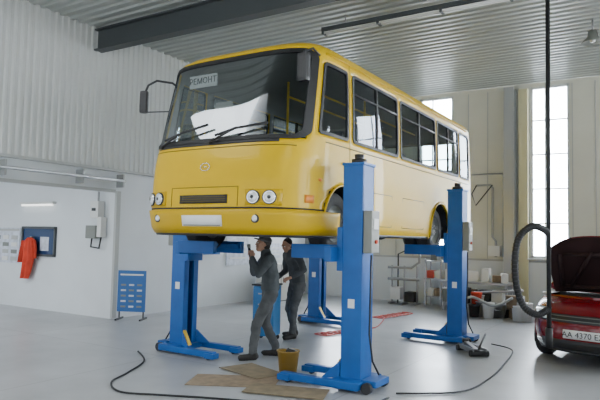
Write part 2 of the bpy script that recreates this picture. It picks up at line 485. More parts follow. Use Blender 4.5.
e = empty('information_board', (-8.95, 8.1, 0), math.radians(28))
b = B()
b.box((0, 0, 0.56), (0.56, 0.03, 0.80), M_signblue, 0.006)
for k in range(5):
    for q in (-1, 0, 1): b.box((q * 0.16, -0.018, 0.26 + 0.105 * k), (0.10, 0.006, 0.035), M_greybox if (k + q) % 2 else M_poster)
b.box((0, -0.018, 0.88), (0.46, 0.006, 0.03), M_white)
for sx in (-0.24, 0.24):
    b.box((sx, 0.02, 0.48), (0.025, 0.025, 0.94), M_black)
    b.box((sx, 0.02, 0.02), (0.035, 0.40, 0.035), M_black, 0.01)
b.done('board', e)
for k, (yy, zz, w, h, m) in enumerate([(10.9, 1.40, 0.6, 0.35, M_signblue), (11.9, 1.3, 0.9, 0.7, M_poster), (13.6, 1.3, 0.5, 0.4, M_poster)]):
    b = B(); b.box((XL + 0.012, yy, zz), (0.02, w, h), m)
    for q in range(3): b.box((XL + 0.026, yy, zz - h * 0.25 + q * h * 0.22), (0.008, w * 0.75, h * 0.06), M_white)
    b.done('notice_poster' if k == 0 else 'notice_poster.%03d' % k)

# ================================================================= SHELL loft
def lerp_lev(lev, z):
    if z <= lev[0][0]: return lev[0][1:]
    for a, c in zip(lev, lev[1:]):
        if z <= c[0]:
            f = (z - a[0]) / (c[0] - a[0])
            return tuple(a[i] + (c[i] - a[i]) * f for i in range(1, len(a)))
    return lev[-1][1:]

class Shell:
    def __init__(s, lev, Yc, Yr, n=4.5):
        s.lev = lev; s.Yc = Yc; s.Yr = Yr; s.n = n
    def sup(s, phi):
        a = math.sin(phi); c = math.cos(phi); c = max(c, 0)
        k = (abs(a) ** s.n + abs(c) ** s.n) ** (1 / s.n)
        return a / k, c / k
    def front(s, phid, z):
        yf, yr, hw = lerp_lev(s.lev, z); a, c = s.sup(math.radians(phid))
        return V((hw * a, s.Yc - (s.Yc - yf) * c, z))
    def frontn(s, a, z):
        yf, yr, hw = lerp_lev(s.lev, z); a2 = max(-1, min(1, a))
        return V((hw * a, s.Yc - (s.Yc - yf) * max(0, 1 - abs(a2) ** s.n) ** (1 / s.n), z))
    def frontx(s, x, z):
        hw = lerp_lev(s.lev, z)[2]; return s.frontn(x / hw, z)
    def side(s, sg, y, z):
        yf, yr, hw = lerp_lev(s.lev, z)
        if y < s.Yc:
            c = min(1, (s.Yc - y) / (s.Yc - yf)); return V((sg * hw * max(0, 1 - c ** s.n) ** (1 / s.n), y, z))
        if y > s.Yr:
            c = min(1, (y - s.Yr) / (yr - s.Yr)); return V((sg * hw * max(0, 1 - c ** s.n) ** (1 / s.n), y, z))
        return V((sg * hw, y, z))
    def rear(s, phid, z):
        yf, yr, hw = lerp_lev(s.lev, z); a, c = s.sup(math.radians(phid))
        return V((hw * a, s.Yr + (yr - s.Yr) * c, z))
    def build(s, b, phis, ys, rphis, zr, hole, arches, m, captop=True):
        cols = []
        for p in phis: cols.append(('F', p))
        for y in ys[1:-1]: cols.append(('R', y))
        for p in rphis[::-1]: cols.append(('B', p))
        for y in ys[1:-1][::-1]: cols.append(('L', y))
        def P(c, z):
            if c[0] == 'F': return s.front(c[1], z)
            if c[0] == 'B': return s.rear(c[1], z)
            return s.side(1 if c[0] == 'R' else -1, c[1], z)
        n = len(cols); grid = [[P(c, z) for c in cols] for z in zr]
        keep = []
        for j in range(len(zr) - 1):
            for i in range(n):
                i2 = (i + 1) % n
                mid = (grid[j][i] + grid[j][i2] + grid[j + 1][i] + grid[j + 1][i2]) / 4
                zm = (zr[j] + zr[j + 1]) / 2
                c1, c2 = cols[i], cols[i2]
                kind = c1[0] if c1[0] in 'FB' and c2[0] == c1[0] else 'S'
                pm = (c1[1] + c2[1]) / 2 if kind != 'S' else None
                if hole(kind, pm, mid, zm): continue
                dead = False
                for (ay, az, R) in arches:
                    if abs(mid.x) > 0.5 and math.hypot(mid.y - ay, mid.z - az) < R: dead = True
                if dead: continue
                keep.append((j, i, i2))
        used = set()
        for (j, i, i2) in keep:
            for q in ((j, i), (j, i2), (j + 1, i), (j + 1, i2)): used.add(q)
        for (j, i) in used:
            p = grid[j][i]
            for (ay, az, R) in arches:
                d = math.hypot(p.y - ay, p.z - az)
                if abs(p.x) > 0.5 and d < R + 0.012 and d > 0.05:
                    k = R / d; p.y = ay + (p.y - ay) * k; p.z = az + (p.z - az) * k
                    if p.z < zr[0]: p.z = zr[0]
        vs = [p for row in grid for p in row]
        fs = [(j * n + i, j * n + i2, (j + 1) * n + i2, (j + 1) * n + i) for (j, i, i2) in keep]
        if captop: fs.append(tuple((len(zr) - 1) * n + i for i in range(n)))
        t = bmesh.new(); bv = [t.verts.new(v) for v in vs]
        for q in fs: t.faces.new([bv[i] for i in q])
        bmesh.ops.delete(t, geom=[v for v in t.verts if not v.link_faces], context='VERTS')
        bmesh.ops.recalc_face_normals(t, faces=t.faces)
        b._add(t, m, None, True)

def frange(a, c, st):
    n = max(1, int(round((c - a) / st))); return [a + (c - a) * i / n for i in range(n + 1)]
def lines(keys, st):
    out = []
    for a, c in zip(keys, keys[1:]): out += frange(a, c, st)[:-1]
    return out + [keys[-1]]

# ================================================================= BUS
BX = -4.60
bus = empty('bus', (BX, 0, 0))
LEV = [(1.70, 5.27, 12.0, 1.145), (1.78, 5.22, 12.03, 1.18), (2.0, 5.18, 12.05, 1.20), (2.3, 5.19, 12.05, 1.20),
       (2.55, 5.22, 12.05, 1.20), (2.82, 5.30, 12.04, 1.198), (3.3, 5.44, 12.0, 1.190), (3.88, 5.62, 11.95, 1.165),
       (3.95, 5.67, 11.92, 1.135), (4.02, 5.78, 11.88, 1.06), (4.08, 5.96, 11.84, 0.92), (4.12, 6.22, 11.80, 0.66), (4.14, 6.42, 11.77, 0.25)]
S = Shell(LEV, 6.5, 11.75, 4.4)
WB, WT = 2.90, 3.77
WS0, WS1 = 2.80, 3.88
PH = 52.5
W = [(6.64, 8.10), (8.21, 9.76), (9.86, 11.04), (11.14, 11.72)]
fa, ra = 6.40, 10.02; AR = 0.47; AZ = 1.86
def hole(kind, pm, mid, z):
    if kind == 'F':
        if WS0 < z < WS1 and abs(pm) < PH: return True
        if WB < z < WT and 59 < abs(pm): return True
    elif kind == 'S':
        if WB < z < WT:
            for (a, c) in W:
                if a < mid.y < c: return True
    elif kind == 'B':
        if 2.95 < z < 3.72 and abs(pm) < 50: return True
    return False
phis = lines([-90, -59, -PH, PH, 59, 90], 4)
yk = [6.5] + [v for w in W for v in w] + [11.75]
ys = lines(yk, 0.06)
rph = lines([-90, -50, 50, 90], 8)
zr = lines([1.70, 2.33, WS0, WB, 2.95, 3.72, WT, WS1, 3.95], 0.05) + [3.99, 4.02, 4.05, 4.08, 4.10, 4.12, 4.13, 4.14]
b = B(); S.build(b, phis, ys, rph, zr, hole, [(fa, AZ, AR), (ra, AZ, AR)], M_yellow)
o = b.done('body_shell', bus)
o.data.materials.append(M_inner)
md = o.modifiers.new('solid', 'SOLIDIFY'); md.thickness = 0.03; md.offset = -1; md.material_offset = 1; md.material_offset_rim = 0
outF = lambda u, v: V((0, -1, 0))
b = B()
fw = lambda a, z: S.frontn(a, z)
aE = S.sup(math.radians(PH))[0]
b.patch(fw, -aE, aE, WS0, WS1, 30, 8, M_glassw, -0.004, False, outF)
def drv(sg):
    def f(a, z):
        yf = S.front(59, z).y
        y = yf + a * (6.5 - yf); return S.side(sg, y, z)
    return f
for sg in (1, -1):
    outS = (lambda s: (lambda u, v: V((s, 0, 0))))(sg)
    b.patch(drv(sg), 0, 1, WB, WT, 10, 4, M_glass, -0.004, False, outS)
    for (a, c) in W:
        fs_ = (lambda s: (lambda y, z: S.side(s, y, z)))(sg)
        b.patch(fs_, a, c, WB, WT, 4, 4, M_glass, -0.004, False, outS)
b.patch(lambda p, z: S.rear(p, z), -50, 50, 2.95, 3.72, 14, 4, M_glass, -0.004, False, lambda u, v: V((0, 1, 0)))
b.done('glazing', bus)
b = B()
b.ring(fw, -aE, aE, WS0, WS1, 1.13, 1, 0.03, 0.018, 0.10, M_rubber, 0.014, outF)
for sg in (1, -1):
    outS = (lambda s: (lambda u, v: V((s, 0, 0))))(sg)
    b.ring(drv(sg), 0.02, 1, WB, WT, 0.7, 1, 0.03, 0.012, 0.05, M_rubber, 0.012, outS)
    fs_ = (lambda s: (lambda y, z: S.side(s, y, z)))(sg)
    for (a, c) in W:
        b.ring(fs_, a, c, WB, WT, 1, 1, 0.028, 0.012, 0.06, M_rubber, 0.012, outS)
        if c - a > 1:
            m_ = (a + c) / 2
            b.patch(fs_, m_ - 0.022, m_ + 0.022, WB, WT, 1, 4, M_rubber, 0.010, True, outS, base=-0.02)
            b.patch(fs_, a, c, 3.52, 3.545, 4, 1, M_rubber, 0.010, True, outS, base=-0.02)
b.ring(lambda p, z: S.rear(p, z), -50, 50, 2.95, 3.72, 0.02, 1, 0.03, 0.012, 0.06, M_rubber, 0.012, lambda u, v: V((0, 1, 0)))
b.done('window_rubbers', bus)
b = B()
fph = lambda p, z: S.front(p, z)
b.patch(fph, -80, 80, 1.72, 1.985, 60, 4, M_yellow2, 0.035, True, outF)
b.patch(fph, -80, 80, 1.675, 1.72, 60, 1, M_black, 0.02, True, outF)
fx = lambda x, z: S.frontx(x, z)
b.patch(fph, -70, 70, 1.990, 2.008, 50, 1, M_rubber, 0.004, True, outF)
b.patch(fph, -48, 48, 2.705, 2.715, 40, 1, M_seam, 0.003, True, outF)
b.patch(fx, -0.36, 0.36, 2.05, 2.15, 10, 2, M_black, 0.010, True, outF)
for z in (2.075, 2.10, 2.125): b.patch(fx, -0.34, 0.34, z - 0.004, z + 0.004, 8, 1, M_seam, 0.015, True, outF)
for sg in (-1, 1): b.patch(fx, sg * 0.50, sg * 0.508, 2.02, 2.24, 1, 4, M_seam, 0.003, True, outF)
b.patch(fx, -0.508, 0.508, 2.235, 2.243, 12, 1, M_seam, 0.003, True, outF)
b.patch(fx, -0.92, 0.92, 2.745, 2.79, 20, 1, M_black, 0.006, True, outF)
b.patch(fx, -0.30, 0.30, 1.795, 1.92, 6, 2, M_plate, 0.045, True, outF)
b.patch(fx, -0.28, 0.28, 1.80, 1.812, 6, 1, M_greybox, 0.047, True, outF)
for k in range(24):
    a0 = 2 * math.pi * k / 24; a1 = 2 * math.pi * (k + 1) / 24
    p = S.frontx(0.07 * math.cos(a0), 2.48 + 0.045 * math.sin(a0)) + V((0, -0.01, 0)); q = S.frontx(0.07 * math.cos(a1), 2.48 + 0.045 * math.sin(a1)) + V((0, -0.01, 0))
    b.cyl(p, q, 0.006, M_chrome, seg=6)
b.cyl(S.frontx(-0.03, 2.48) + V((0, -0.01, 0)), S.frontx(0.03, 2.48) + V((0, -0.01, 0)), 0.006, M_chrome, seg=6)
for sg in (-1, 1):
    b.patch(fx, sg * 0.61, sg * 1.0, 2.025, 2.205, 10, 3, M_yellow2, 0.014, True, outF)
    for xx in (0.71, 0.885):
        c = S.frontx(sg * xx, 2.115); nrm = (S.frontx(sg * xx + 0.01, 2.115) - S.frontx(sg * xx - 0.01, 2.115)).cross(V((0, 0, 1))).normalized()
        if nrm.y > 0: nrm = -nrm
        b.cyl(c - nrm * 0.02, c + nrm * 0.030, 0.080, M_black, seg=28)
        b.cyl(c, c + nrm * 0.036, 0.068, M_chrome, seg=28)
        rot = nrm.to_track_quat('Z', 'Y').to_matrix().to_4x4()
        b.ell(c + nrm * 0.034, (0.060, 0.060, 0.020), M_lampglass, 3, rot)
        b.ell(c + nrm * 0.050, (0.024, 0.024, 0.008), M_black, 2, rot)
    c = S.frontx(sg * 0.74, 1.88) + V((0, -0.03, 0))
    b.cyl(c + V((0, 0.03, 0)), c + V((0, -0.012, 0)), 0.050, M_black, seg=24); b.ell(c + V((0, -0.012, 0)), (0.036, 0.014, 0.036), M_lampglass)
    b.patch(fph, sg * 54, sg * 59, 2.07, 2.16, 4, 2, M_orange, 0.012, True, outF)
    fs_ = (lambda s: (lambda y, z: S.side(s, y, z)))(sg); outS = (lambda s: (lambda u, v: V((s, 0, 0))))(sg)
    for (y0, y1, z0, z1) in [(7.2, 7.9, 1.85, 2.3), (8.3, 9.2, 1.85, 2.3), (10.8, 11.4, 1.85, 2.45)]:
        for (a, c_, d, e_) in [(y0, y1, z1, z1 + 0.008), (y0, y1, z0, z0 + 0.008), (y0, y0 + 0.008, z0, z1), (y1, y1 + 0.008, z0, z1)]:
            b.patch(fs_, a, c_, d, e_, 1, 1, M_seam, 0.002, True, outS)
    b.patch(fs_, 5.95, 11.72, 2.80, 2.812, 30, 1, M_seam, 0.003, True, outS)
    b.patch(fs_, 6.55, 6.558, 2.0, 3.88, 1, 12, M_seam, 0.003, True, outS)
    b.patch(fs_, 6.0, 11.7, 3.87, 3.89, 30, 1, M_yellow2, 0.02, True, outS)
    b.patch(fs_, 6.9, 9.5, 1.70, 1.74, 10, 1, M_black, 0.004, True, outS)
    for (ay) in (fa, ra):
        pts = []
        for k in range(25):
            a = math.radians(-15 + 210 * k / 24); y = ay + (AR) * math.cos(a); z = AZ + AR * math.sin(a)
            if z < 1.705: continue
            p = S.side(sg, y, z); pts.append((p.x + sg * 0.004, p.y, p.z))
        b.tube(pts, 0.016, M_yellow2, 8)
    c = S.side(sg, 5.85, 2.35); b.ell(c, (0.015, 0.04, 0.02), M_orange)
b.done('front_and_side_fittings', bus)
b = B()
for sg in (1, -1):
    p = S.side(sg, 6.42, 2.6); b.box((p.x + sg * 0.015, p.y, p.z), (0.03, 0.12, 0.03), M_black, 0.008)
    p = S.side(sg, 7.0, 2.25); b.cyl((p.x - 0.02 * sg, p.y, p.z), (p.x + 0.006 * sg, p.y, p.z), 0.09, M_yellow2)
b.done('door_handles', bus)
b = B()
for (x0, x1, dz) in [(-0.85, -0.05, 0.06), (0.0, 0.80, 0.02)]:
    p = S.frontx(x0, 2.78) + V((0, -0.04, 0)); q = S.frontx(x1, 2.88 + dz) + V((0, -0.05, 0.02)); mid = S.frontx((x0 + x1) / 2, 2.90) + V((0, -0.07, 0.02))
    b.tube([p, mid], 0.012, M_black, 6)
    b.tube([S.frontx(x0 + 0.08, 2.86) + V((0, -0.04, 0.0)), mid, q + V((0, 0, 0.04))], 0.015, M_black, 6)
    b.cyl(p + V((0, 0.04, 0)), p + V((0, -0.01, 0)), 0.024, M_black)
b.done('wipers', bus)
b = B()
p0 = S.front(-62, 3.70)
b.tube(([p0, p0 + V((-0.12, -0.10, 0.10)), p0 + V((-0.28, -0.24, 0.12)), p0 + V((-0.37, -0.31, 0.05)), p0 + V((-0.41, -0.33, -0.06))]), 0.016, M_black)
b.box(p0 + V((-0.41, -0.34, -0.19)), (0.11, 0.09, 0.32), M_black, 0.045, rot=(0, 0, 0.3))
b.cyl(p0 + V((-0.40, -0.33, -0.33)), p0 + V((-0.05, -0.06, -0.30)), 0.008, M_black)
p0 = S.front(55, 3.84)
b.tube([p0, p0 + V((0.0, -0.16, 0.04)), p0 + V((-0.08, -0.22, 0.0)), p0 + V((-0.08, -0.23, -0.08))], 0.014, M_black)
b.box(p0 + V((-0.08, -0.23, -0.19)), (0.16, 0.09, 0.34), M_black, 0.045, rot=(0, 0, -0.2))
b.done('wing_mirrors', bus)
b = B()
b.box((0, 8.75, 1.90), (2.16, 6.0, 0.06), M_dark)
b.box((0, 5.86, 2.60), (1.95, 0.5, 0.34), M_black, 0.06)
b.box((0.55, 6.0, 2.80), (0.5, 0.3, 0.14), M_black, 0.05)
Mst = Matrix.Translation((0.55, 6.28, 2.84)) @ Matrix.Rotation(math.radians(35), 4, 'X')
pts = [Mst @ V((0.21 * math.cos(a), 0.21 * math.sin(a), 0)) for a in [2 * math.pi * k / 24 for k in range(24)]]
b.tube(pts, 0.016, M_black, 8, closed=True)
b.tube([Mst @ V((-0.2, 0, 0)), Mst @ V((0.2, 0, 0))], 0.015, M_black); b.tube([Mst @ V((0, 0, 0)), Mst @ V((0, -0.05, -0.4))], 0.03, M_black)
def seat(x, y, z=1.93):
    b.box((x, y, z + 0.42), (0.42, 0.42, 0.12), M_seat, 0.04)
    b.box((x, y + 0.22, z + 0.78), (0.42, 0.1, 0.66), M_seat, 0.04, rot=(-0.15, 0, 0))
    b.box((x, y, z + 0.18), (0.08, 0.3, 0.36), M_black)
seat(0.6, 6.85, 2.05)
for y in (7.6, 8.4, 9.2, 10.0, 10.8, 11.4):
    for x in (-0.86, -0.42, 0.42, 0.86): seat(x, y)
b.cyl((-0.25, 7.3, 1.95), (-0.25, 7.3, 4.02), 0.018, M_warn); b.cyl((0.25, 8.9, 1.95), (0.25, 8.9, 4.02), 0.018, M_warn)
b.cyl((-0.25, 7.3, 3.80), (-0.25, 11.2, 3.80), 0.015, M_warn); b.cyl((0.25, 7.3, 3.80), (0.25, 11.2, 3.80), 0.015, M_warn)
b.box((0.62, 7.16, 2.6), (0.9, 0.03, 1.2), M_inner)
for k in range(9): b.cyl((-0.62 + k * 0.06, 5.95 + 0.02 * (k % 2), 2.84), (-0.50 + k * 0.028, 5.98, 3.45), 0.042, M_curtain, 0.022)
b.box((-0.56, 5.75, 3.70), (0.46, 0.02, 0.16), M_plate)
b.done('interior', bus)
text('route_card_text', 'РЕМОНТ', 0.11, (-0.56, 5.735, 3.70), (math.radians(90), 0, 0), M_black, bus)
b = B()
b.box((0, 8.6, 1.83), (1.9, 6.3, 0.07), M_dark)
for sx in (-0.42, 0.42): b.box((sx, 8.5, 1.79), (0.09, 6.4, 0.16), M_dark, 0.01)
for y in (7.3, 8.2, 9.0, 10.8, 11.4): b.box((0, y, 1.79), (0.9, 0.08, 0.1), M_dark)
b.cyl((-0.9, fa, 1.86), (0.9, fa, 1.86), 0.06, M_dark); b.cyl((-0.9, ra, 1.86), (0.9, ra, 1.86), 0.08, M_dark)
b.ell((0.05, ra, 1.86), (0.2, 0.18, 0.19), M_dark)
b.cyl((0, 7.4, 1.80), (0, ra, 1.86), 0.035, M_dark)
b.box((0, 5.95, 1.80), (0.6, 0.7, 0.16), M_dark, 0.05)
b.cyl((0.65, 7.3, 1.85), (0.65, 8.3, 1.85), 0.13, M_dark)
b.box((-0.75, 9.0, 1.83), (0.45, 0.6, 0.2), M_dark, 0.02)
for ay in (fa, ra):
    for sg in (-1, 1):
        vs = []; fs2 = []
        for k in range(17):
            a = math.radians(-15 + 210 * k / 16); y = ay + 0.49 * math.cos(a); z = AZ + 0.49 * math.sin(a)
            vs += [(sg * 1.15, y, z), (sg * 0.5, y, z)]
        for k in range(16): fs2.append((2 * k, 2 * k + 1, 2 * k + 3, 2 * k + 2))
        b.raw(vs, fs2, M_dark, True)
        b.box((sg * 0.5, ay, 2.08), (0.02, 0.9, 0.4), M_dark)
b.done('chassis', bus)
def wheel(b, x, y, z, R, w, sg, rim=M_white, tyre=M_tyre):
    M = Matrix.Translation((x, y, z)) @ Matrix.Rotation(math.radians(90 * sg), 4, 'Y')
    h = w / 2
    b.lathe([(R * 0.55, -h), (R * 0.9, -h), (R * 0.98, -h * 0.75), (R, -h * 0.4), (R, h * 0.4), (R * 0.98, h * 0.75), (R * 0.9, h), (R * 0.62, h), (R * 0.58, h * 0.9)], tyre, M=M)
    b.lathe([(R * 0.60, h * 0.92), (R * 0.55, h * 0.6), (R * 0.50, h * 0.25), (R * 0.28, h * 0.3), (R * 0.24, h * 0.75), (R * 0.12, h * 0.8), (0.0, h * 0.8)], rim, M=M)
    b.lathe([(R * 0.56, -h), (R * 0.5, -h * 0.5), (0, -h * 0.5)], rim, M=M)
    for k in range(6):
        a = k * math.pi / 3
        p = M @ V((R * 0.2 * math.cos(a), R * 0.2 * math.sin(a), h * 0.75)); q = M @ V((R * 0.2 * math.cos(a), R * 0.2 * math.sin(a), h * 0.9))
        b.cyl(p, q, R * 0.03, M_steel, seg=6)
for k, (y, sg) in enumerate([(fa, -1), (fa, 1), (ra, -1), (ra, 1)]):
    b = B(); wheel(b, sg * 0.99, y, 1.86, 0.39, 0.22, sg, M_greybox)
    if y == ra: wheel(b, sg * 0.74, y, 1.86, 0.39, 0.22, -sg, M_greybox)
    b.done('wheel_%d' % (k + 1), bus)
recenter(bus, (BX, 8.65, 1.72))

# ================================================================= LIFTS
def lift(name, loc, flip, wy):
    e = empty(name, loc, math.pi if flip else 0)
    s = -1 if flip else 1
    wo = wy * s
    b = B()
    b.box((-0.11, 0, 1.30), (0.03, 0.29, 2.44), M_blue, 0.006)
    for sy in (-1, 1):
        b.box((0, sy * 0.135, 1.30), (0.25, 0.025, 2.44), M_blue, 0.006)
        b.box((0.115, sy * 0.095, 1.30), (0.02, 0.09, 2.44), M_blue, 0.004)
    b.box((0, 0, 2.535), (0.28, 0.31, 0.03), M_blue, 0.006)
    b.cyl((0, 0, 0.2), (0, 0, 2.5), 0.025, M_steel)
    b.done('mast', e)
    b = B()
    for sy in (-1, 1):
        b.box((0.33, sy * 0.27, 0.075), (1.0, 0.09, 0.08), M_blue, 0.012)
        b.box((0.78, sy * 0.27, 0.06), (0.16, 0.13, 0.07), M_blue, 0.01)
        b.cyl((0.74, sy * 0.27 - 0.03, 0.035), (0.74, sy * 0.27 + 0.03, 0.035), 0.035, M_black)
        b.cyl((-0.24, sy * 0.22 - 0.03, 0.06), (-0.24, sy * 0.22 + 0.03, 0.06), 0.06, M_black)
        b.raw([(0.13, sy * 0.14, 0.11), (0.32, sy * 0.22, 0.11), (0.13, sy * 0.14, 0.30), (0.13, sy * 0.16, 0.11), (0.32, sy * 0.24, 0.11), (0.13, sy * 0.16, 0.30)],
              [(0, 1, 2), (3, 5, 4), (0, 3, 4, 1), (1, 4, 5, 2), (0, 2, 5, 3)], M_blue)
    b.box((0.0, 0, 0.08), (0.36, 0.62, 0.08), M_blue, 0.012)
    b.box((-0.24, 0, 0.10), (0.18, 0.36, 0.07), M_blue, 0.012)
    b.done('base_frame', e)
    b = B()
    b.box((0.155, 0, 1.56), (0.07, 0.32, 0.5), M_blue, 0.01)
    b.box((0.22, wo * 0.5, 1.50), (0.09, 0.66 + abs(wo), 0.17), M_blue, 0.01)
    for sy in (-1, 1):
        yy = wo + sy * 0.30
        b.box((0.55, yy, 1.52), (0.66, 0.07, 0.17), M_blue, 0.01)
        b.box((0.58, wo + sy * 0.245, 1.545), (0.55, 0.05, 0.09), M_blue, 0.01, rot=(sy * 0.7, 0, 0))
    b.done('wheel_forks', e)
    b = B()
    b.cyl((0, 0.0, 2.55), (0, 0.0, 2.60), 0.09, M_black); b.cyl((0, 0, 2.58), (0, 0, 2.66), 0.055, M_black)
    b.box((-0.18, -0.03 * s, 1.76), (0.11, 0.20, 0.48), M_greybox, 0.015)
    b.box((-0.238, -0.03 * s, 1.85), (0.012, 0.12, 0.12), M_white); b.cyl((-0.23, -0.03 * s, 1.65), (-0.255, -0.03 * s, 1.65), 0.022, M_red)
    b.box((0.0, 0.150, 0.95), (0.08, 0.006, 0.10), M_plate); b.box((0.0, -0.150, 2.2), (0.08, 0.006, 0.08), M_warn)
    b.box((0.0, -0.150, 0.95), (0.08, 0.006, 0.10), M_plate)
    b.tube([(-0.18, 0.02, 1.5), (-0.19, 0.05, 1.1), (-0.16, 0.0, 0.6), (-0.18, -0.05, 0.3), (-0.24, -0.1, 0.15)], 0.012, M_black)
    b.raw([(0.14, -0.15 * s, 0.12), (0.26, -0.15 * s, 0.12), (0.14, -0.15 * s, 0.32), (0.14, -0.09 * s, 0.12), (0.26, -0.09 * s, 0.12), (0.14, -0.09 * s, 0.32)],
          [(0, 1, 2), (3, 5, 4), (0, 3, 4, 1), (1, 4, 5, 2), (0, 2, 5, 3)], M_warn)
    b.done('drive_and_controls', e)
    return e
lift('bus_lift', (-3.05, 6.12, 0), True, fa - 6.12)
lift('bus_lift.001', (-3.05, 9.87, 0), True, ra - 9.87)
lift('bus_lift.002', (-6.05, 6.48, 0), False, fa - 6.48)
lift('bus_lift.003', (-6.03, 10.30, 0), False, ra - 10.30)

# ================================================================= PEOPLE
def remeshed(name, prims, voxel, mats, parent, loc=(0, 0, 0), wrinkle=0.0):
    bm = bmesh.new()
    for (c, r, mi, R) in prims:
        t = bmesh.new(); bmesh.ops.create_icosphere(t, subdivisions=2, radius=1.0)
        bmesh.ops.scale(t, vec=r, verts=t.verts)
        M = Matrix.Translation(c)
        if R is not None: M = M @ R
        t.transform(M); me = bpy.data.meshes.new('t'); t.to_mesh(me); t.free(); bm.from_mesh(me); bpy.data.meshes.remove(me)
    me = bpy.data.meshes.new(name + '_src'); bm.to_mesh(me); bm.free()
    o = bpy.data.objects.new(name + '_src', me); COL.objects.link(o)
    md = o.modifiers.new('r', 'REMESH'); md.mode = 'VOXEL'; md.voxel_size = voxel; md.use_smooth_shade = True
    ms = o.modifiers.new('s', 'SMOOTH'); ms.factor = 0.5; ms.iterations = 6
    dg = bpy.context.evaluated_depsgraph_get(); ev = o.evaluated_get(dg)
    me2 = bpy.data.meshes.new_from_object(ev)
    bpy.data.objects.remove(o); me2.name = name
    me2.materials.clear()
    for m in mats: me2.materials.append(m)
    n = len(me2.polygons); cen = np.zeros(n * 3); me2.polygons.foreach_get('center', cen); cen = cen.reshape(-1, 3)
    best = np.full(n, 1e9); idx = np.zeros(n, dtype=np.int32)
    for (c, r, mi, R) in prims:
        d = cen - np.array(c)
        if R is not None: d = d @ np.array(R.to_3x3())
        q = np.sqrt(((d / np.array(r)) ** 2).sum(1)); q = (q - 1) * min(r)
        w = q < best; best[w] = q[w]; idx[w] = mi
    me2.polygons.foreach_set('material_index', idx); me2.polygons.foreach_set('use_smooth', np.ones(n, dtype=bool))
    if wrinkle > 0:
        for v in me2.vertices:
            k = noise.noise(V((v.co.x * 9, v.co.y * 9, v.co.z * 15))) * wrinkle
            v.co += v.normal * k
    ob = bpy.data.objects.new(name, me2); COL.objects.link(ob); ob.parent = parent; ob.location = loc
    return ob

def chain(prims, pts, rads, mi, flat=None, R=None):
    for i in range(len(pts) - 1):
        p, q = V(pts[i]), V(pts[i + 1]); r0, r1 = rads[i], rads[i + 1]
        L = (q - p).length; n = max(2, int(L / (0.35 * min(r0, r1))))
        for k in range(n + 1):
            f = k / n; r = r0 + (r1 - r0) * f
            rr = (r, r, r) if flat is None else (r * flat[0], r * flat[1], r * flat[2])
            prims.append((p.lerp(q, f), rr, mi, R))

def hand(name, parent, wrist, direction, palmn, thumb_side, curl):
    d = V(direction).normalized(); n = V(palmn).normalized(); n = (n - d * n.dot(d)).normalized()
    zax = -n; xax = d.cross(zax).normalized()
    M = Matrix((xax, d, zax)).transposed().to_4x4(); M.translation = V(wrist)
    pr = []
    def tp(p): return M @ V(p)
    R3 = M.to_3x3().to_4x4()
    for k in range(6):
        f = k / 5; pr.append((tp((0, 0.01 + 0.075 * f, 0)), (0.028 + 0.012 * f, 0.022, 0.014), 0, R3))
    chain(pr, [tp((0, -0.04, 0)), tp((0, 0.02, 0))], [0.026, 0.025], 0)
    lens = [0.072, 0.080, 0.074, 0.058]; xs = [0.031, 0.011, -0.010, -0.030]
    for k in range(4):
        L = lens[k]; x0 = xs[k] * thumb_side; y = 0.088; z = 0; a = 0; pts = [tp((x0, y - 0.01, z))]; cc = curl * (1 + 0.08 * k)
        for seg, fr in enumerate((0.45, 0.30, 0.25)):
            a += cc * (0.9 if seg == 0 else 1.0)
            y += math.cos(a) * L * fr; z -= math.sin(a) * L * fr; pts.append(tp((x0 * (1 + 0.05 * seg), y, z)))
        chain(pr, pts, [0.0095, 0.009, 0.008, 0.007], 0)
    t = thumb_side
    chain(pr, [tp((0.022 * t, 0.02, -0.004)), tp((0.045 * t, 0.045, -0.018)), tp((0.050 * t, 0.072, -0.032)), tp((0.042 * t, 0.090, -0.044))], [0.014, 0.011, 0.0095, 0.008], 0)
    return remeshed(name, pr, 0.0045, [M_skin], parent)

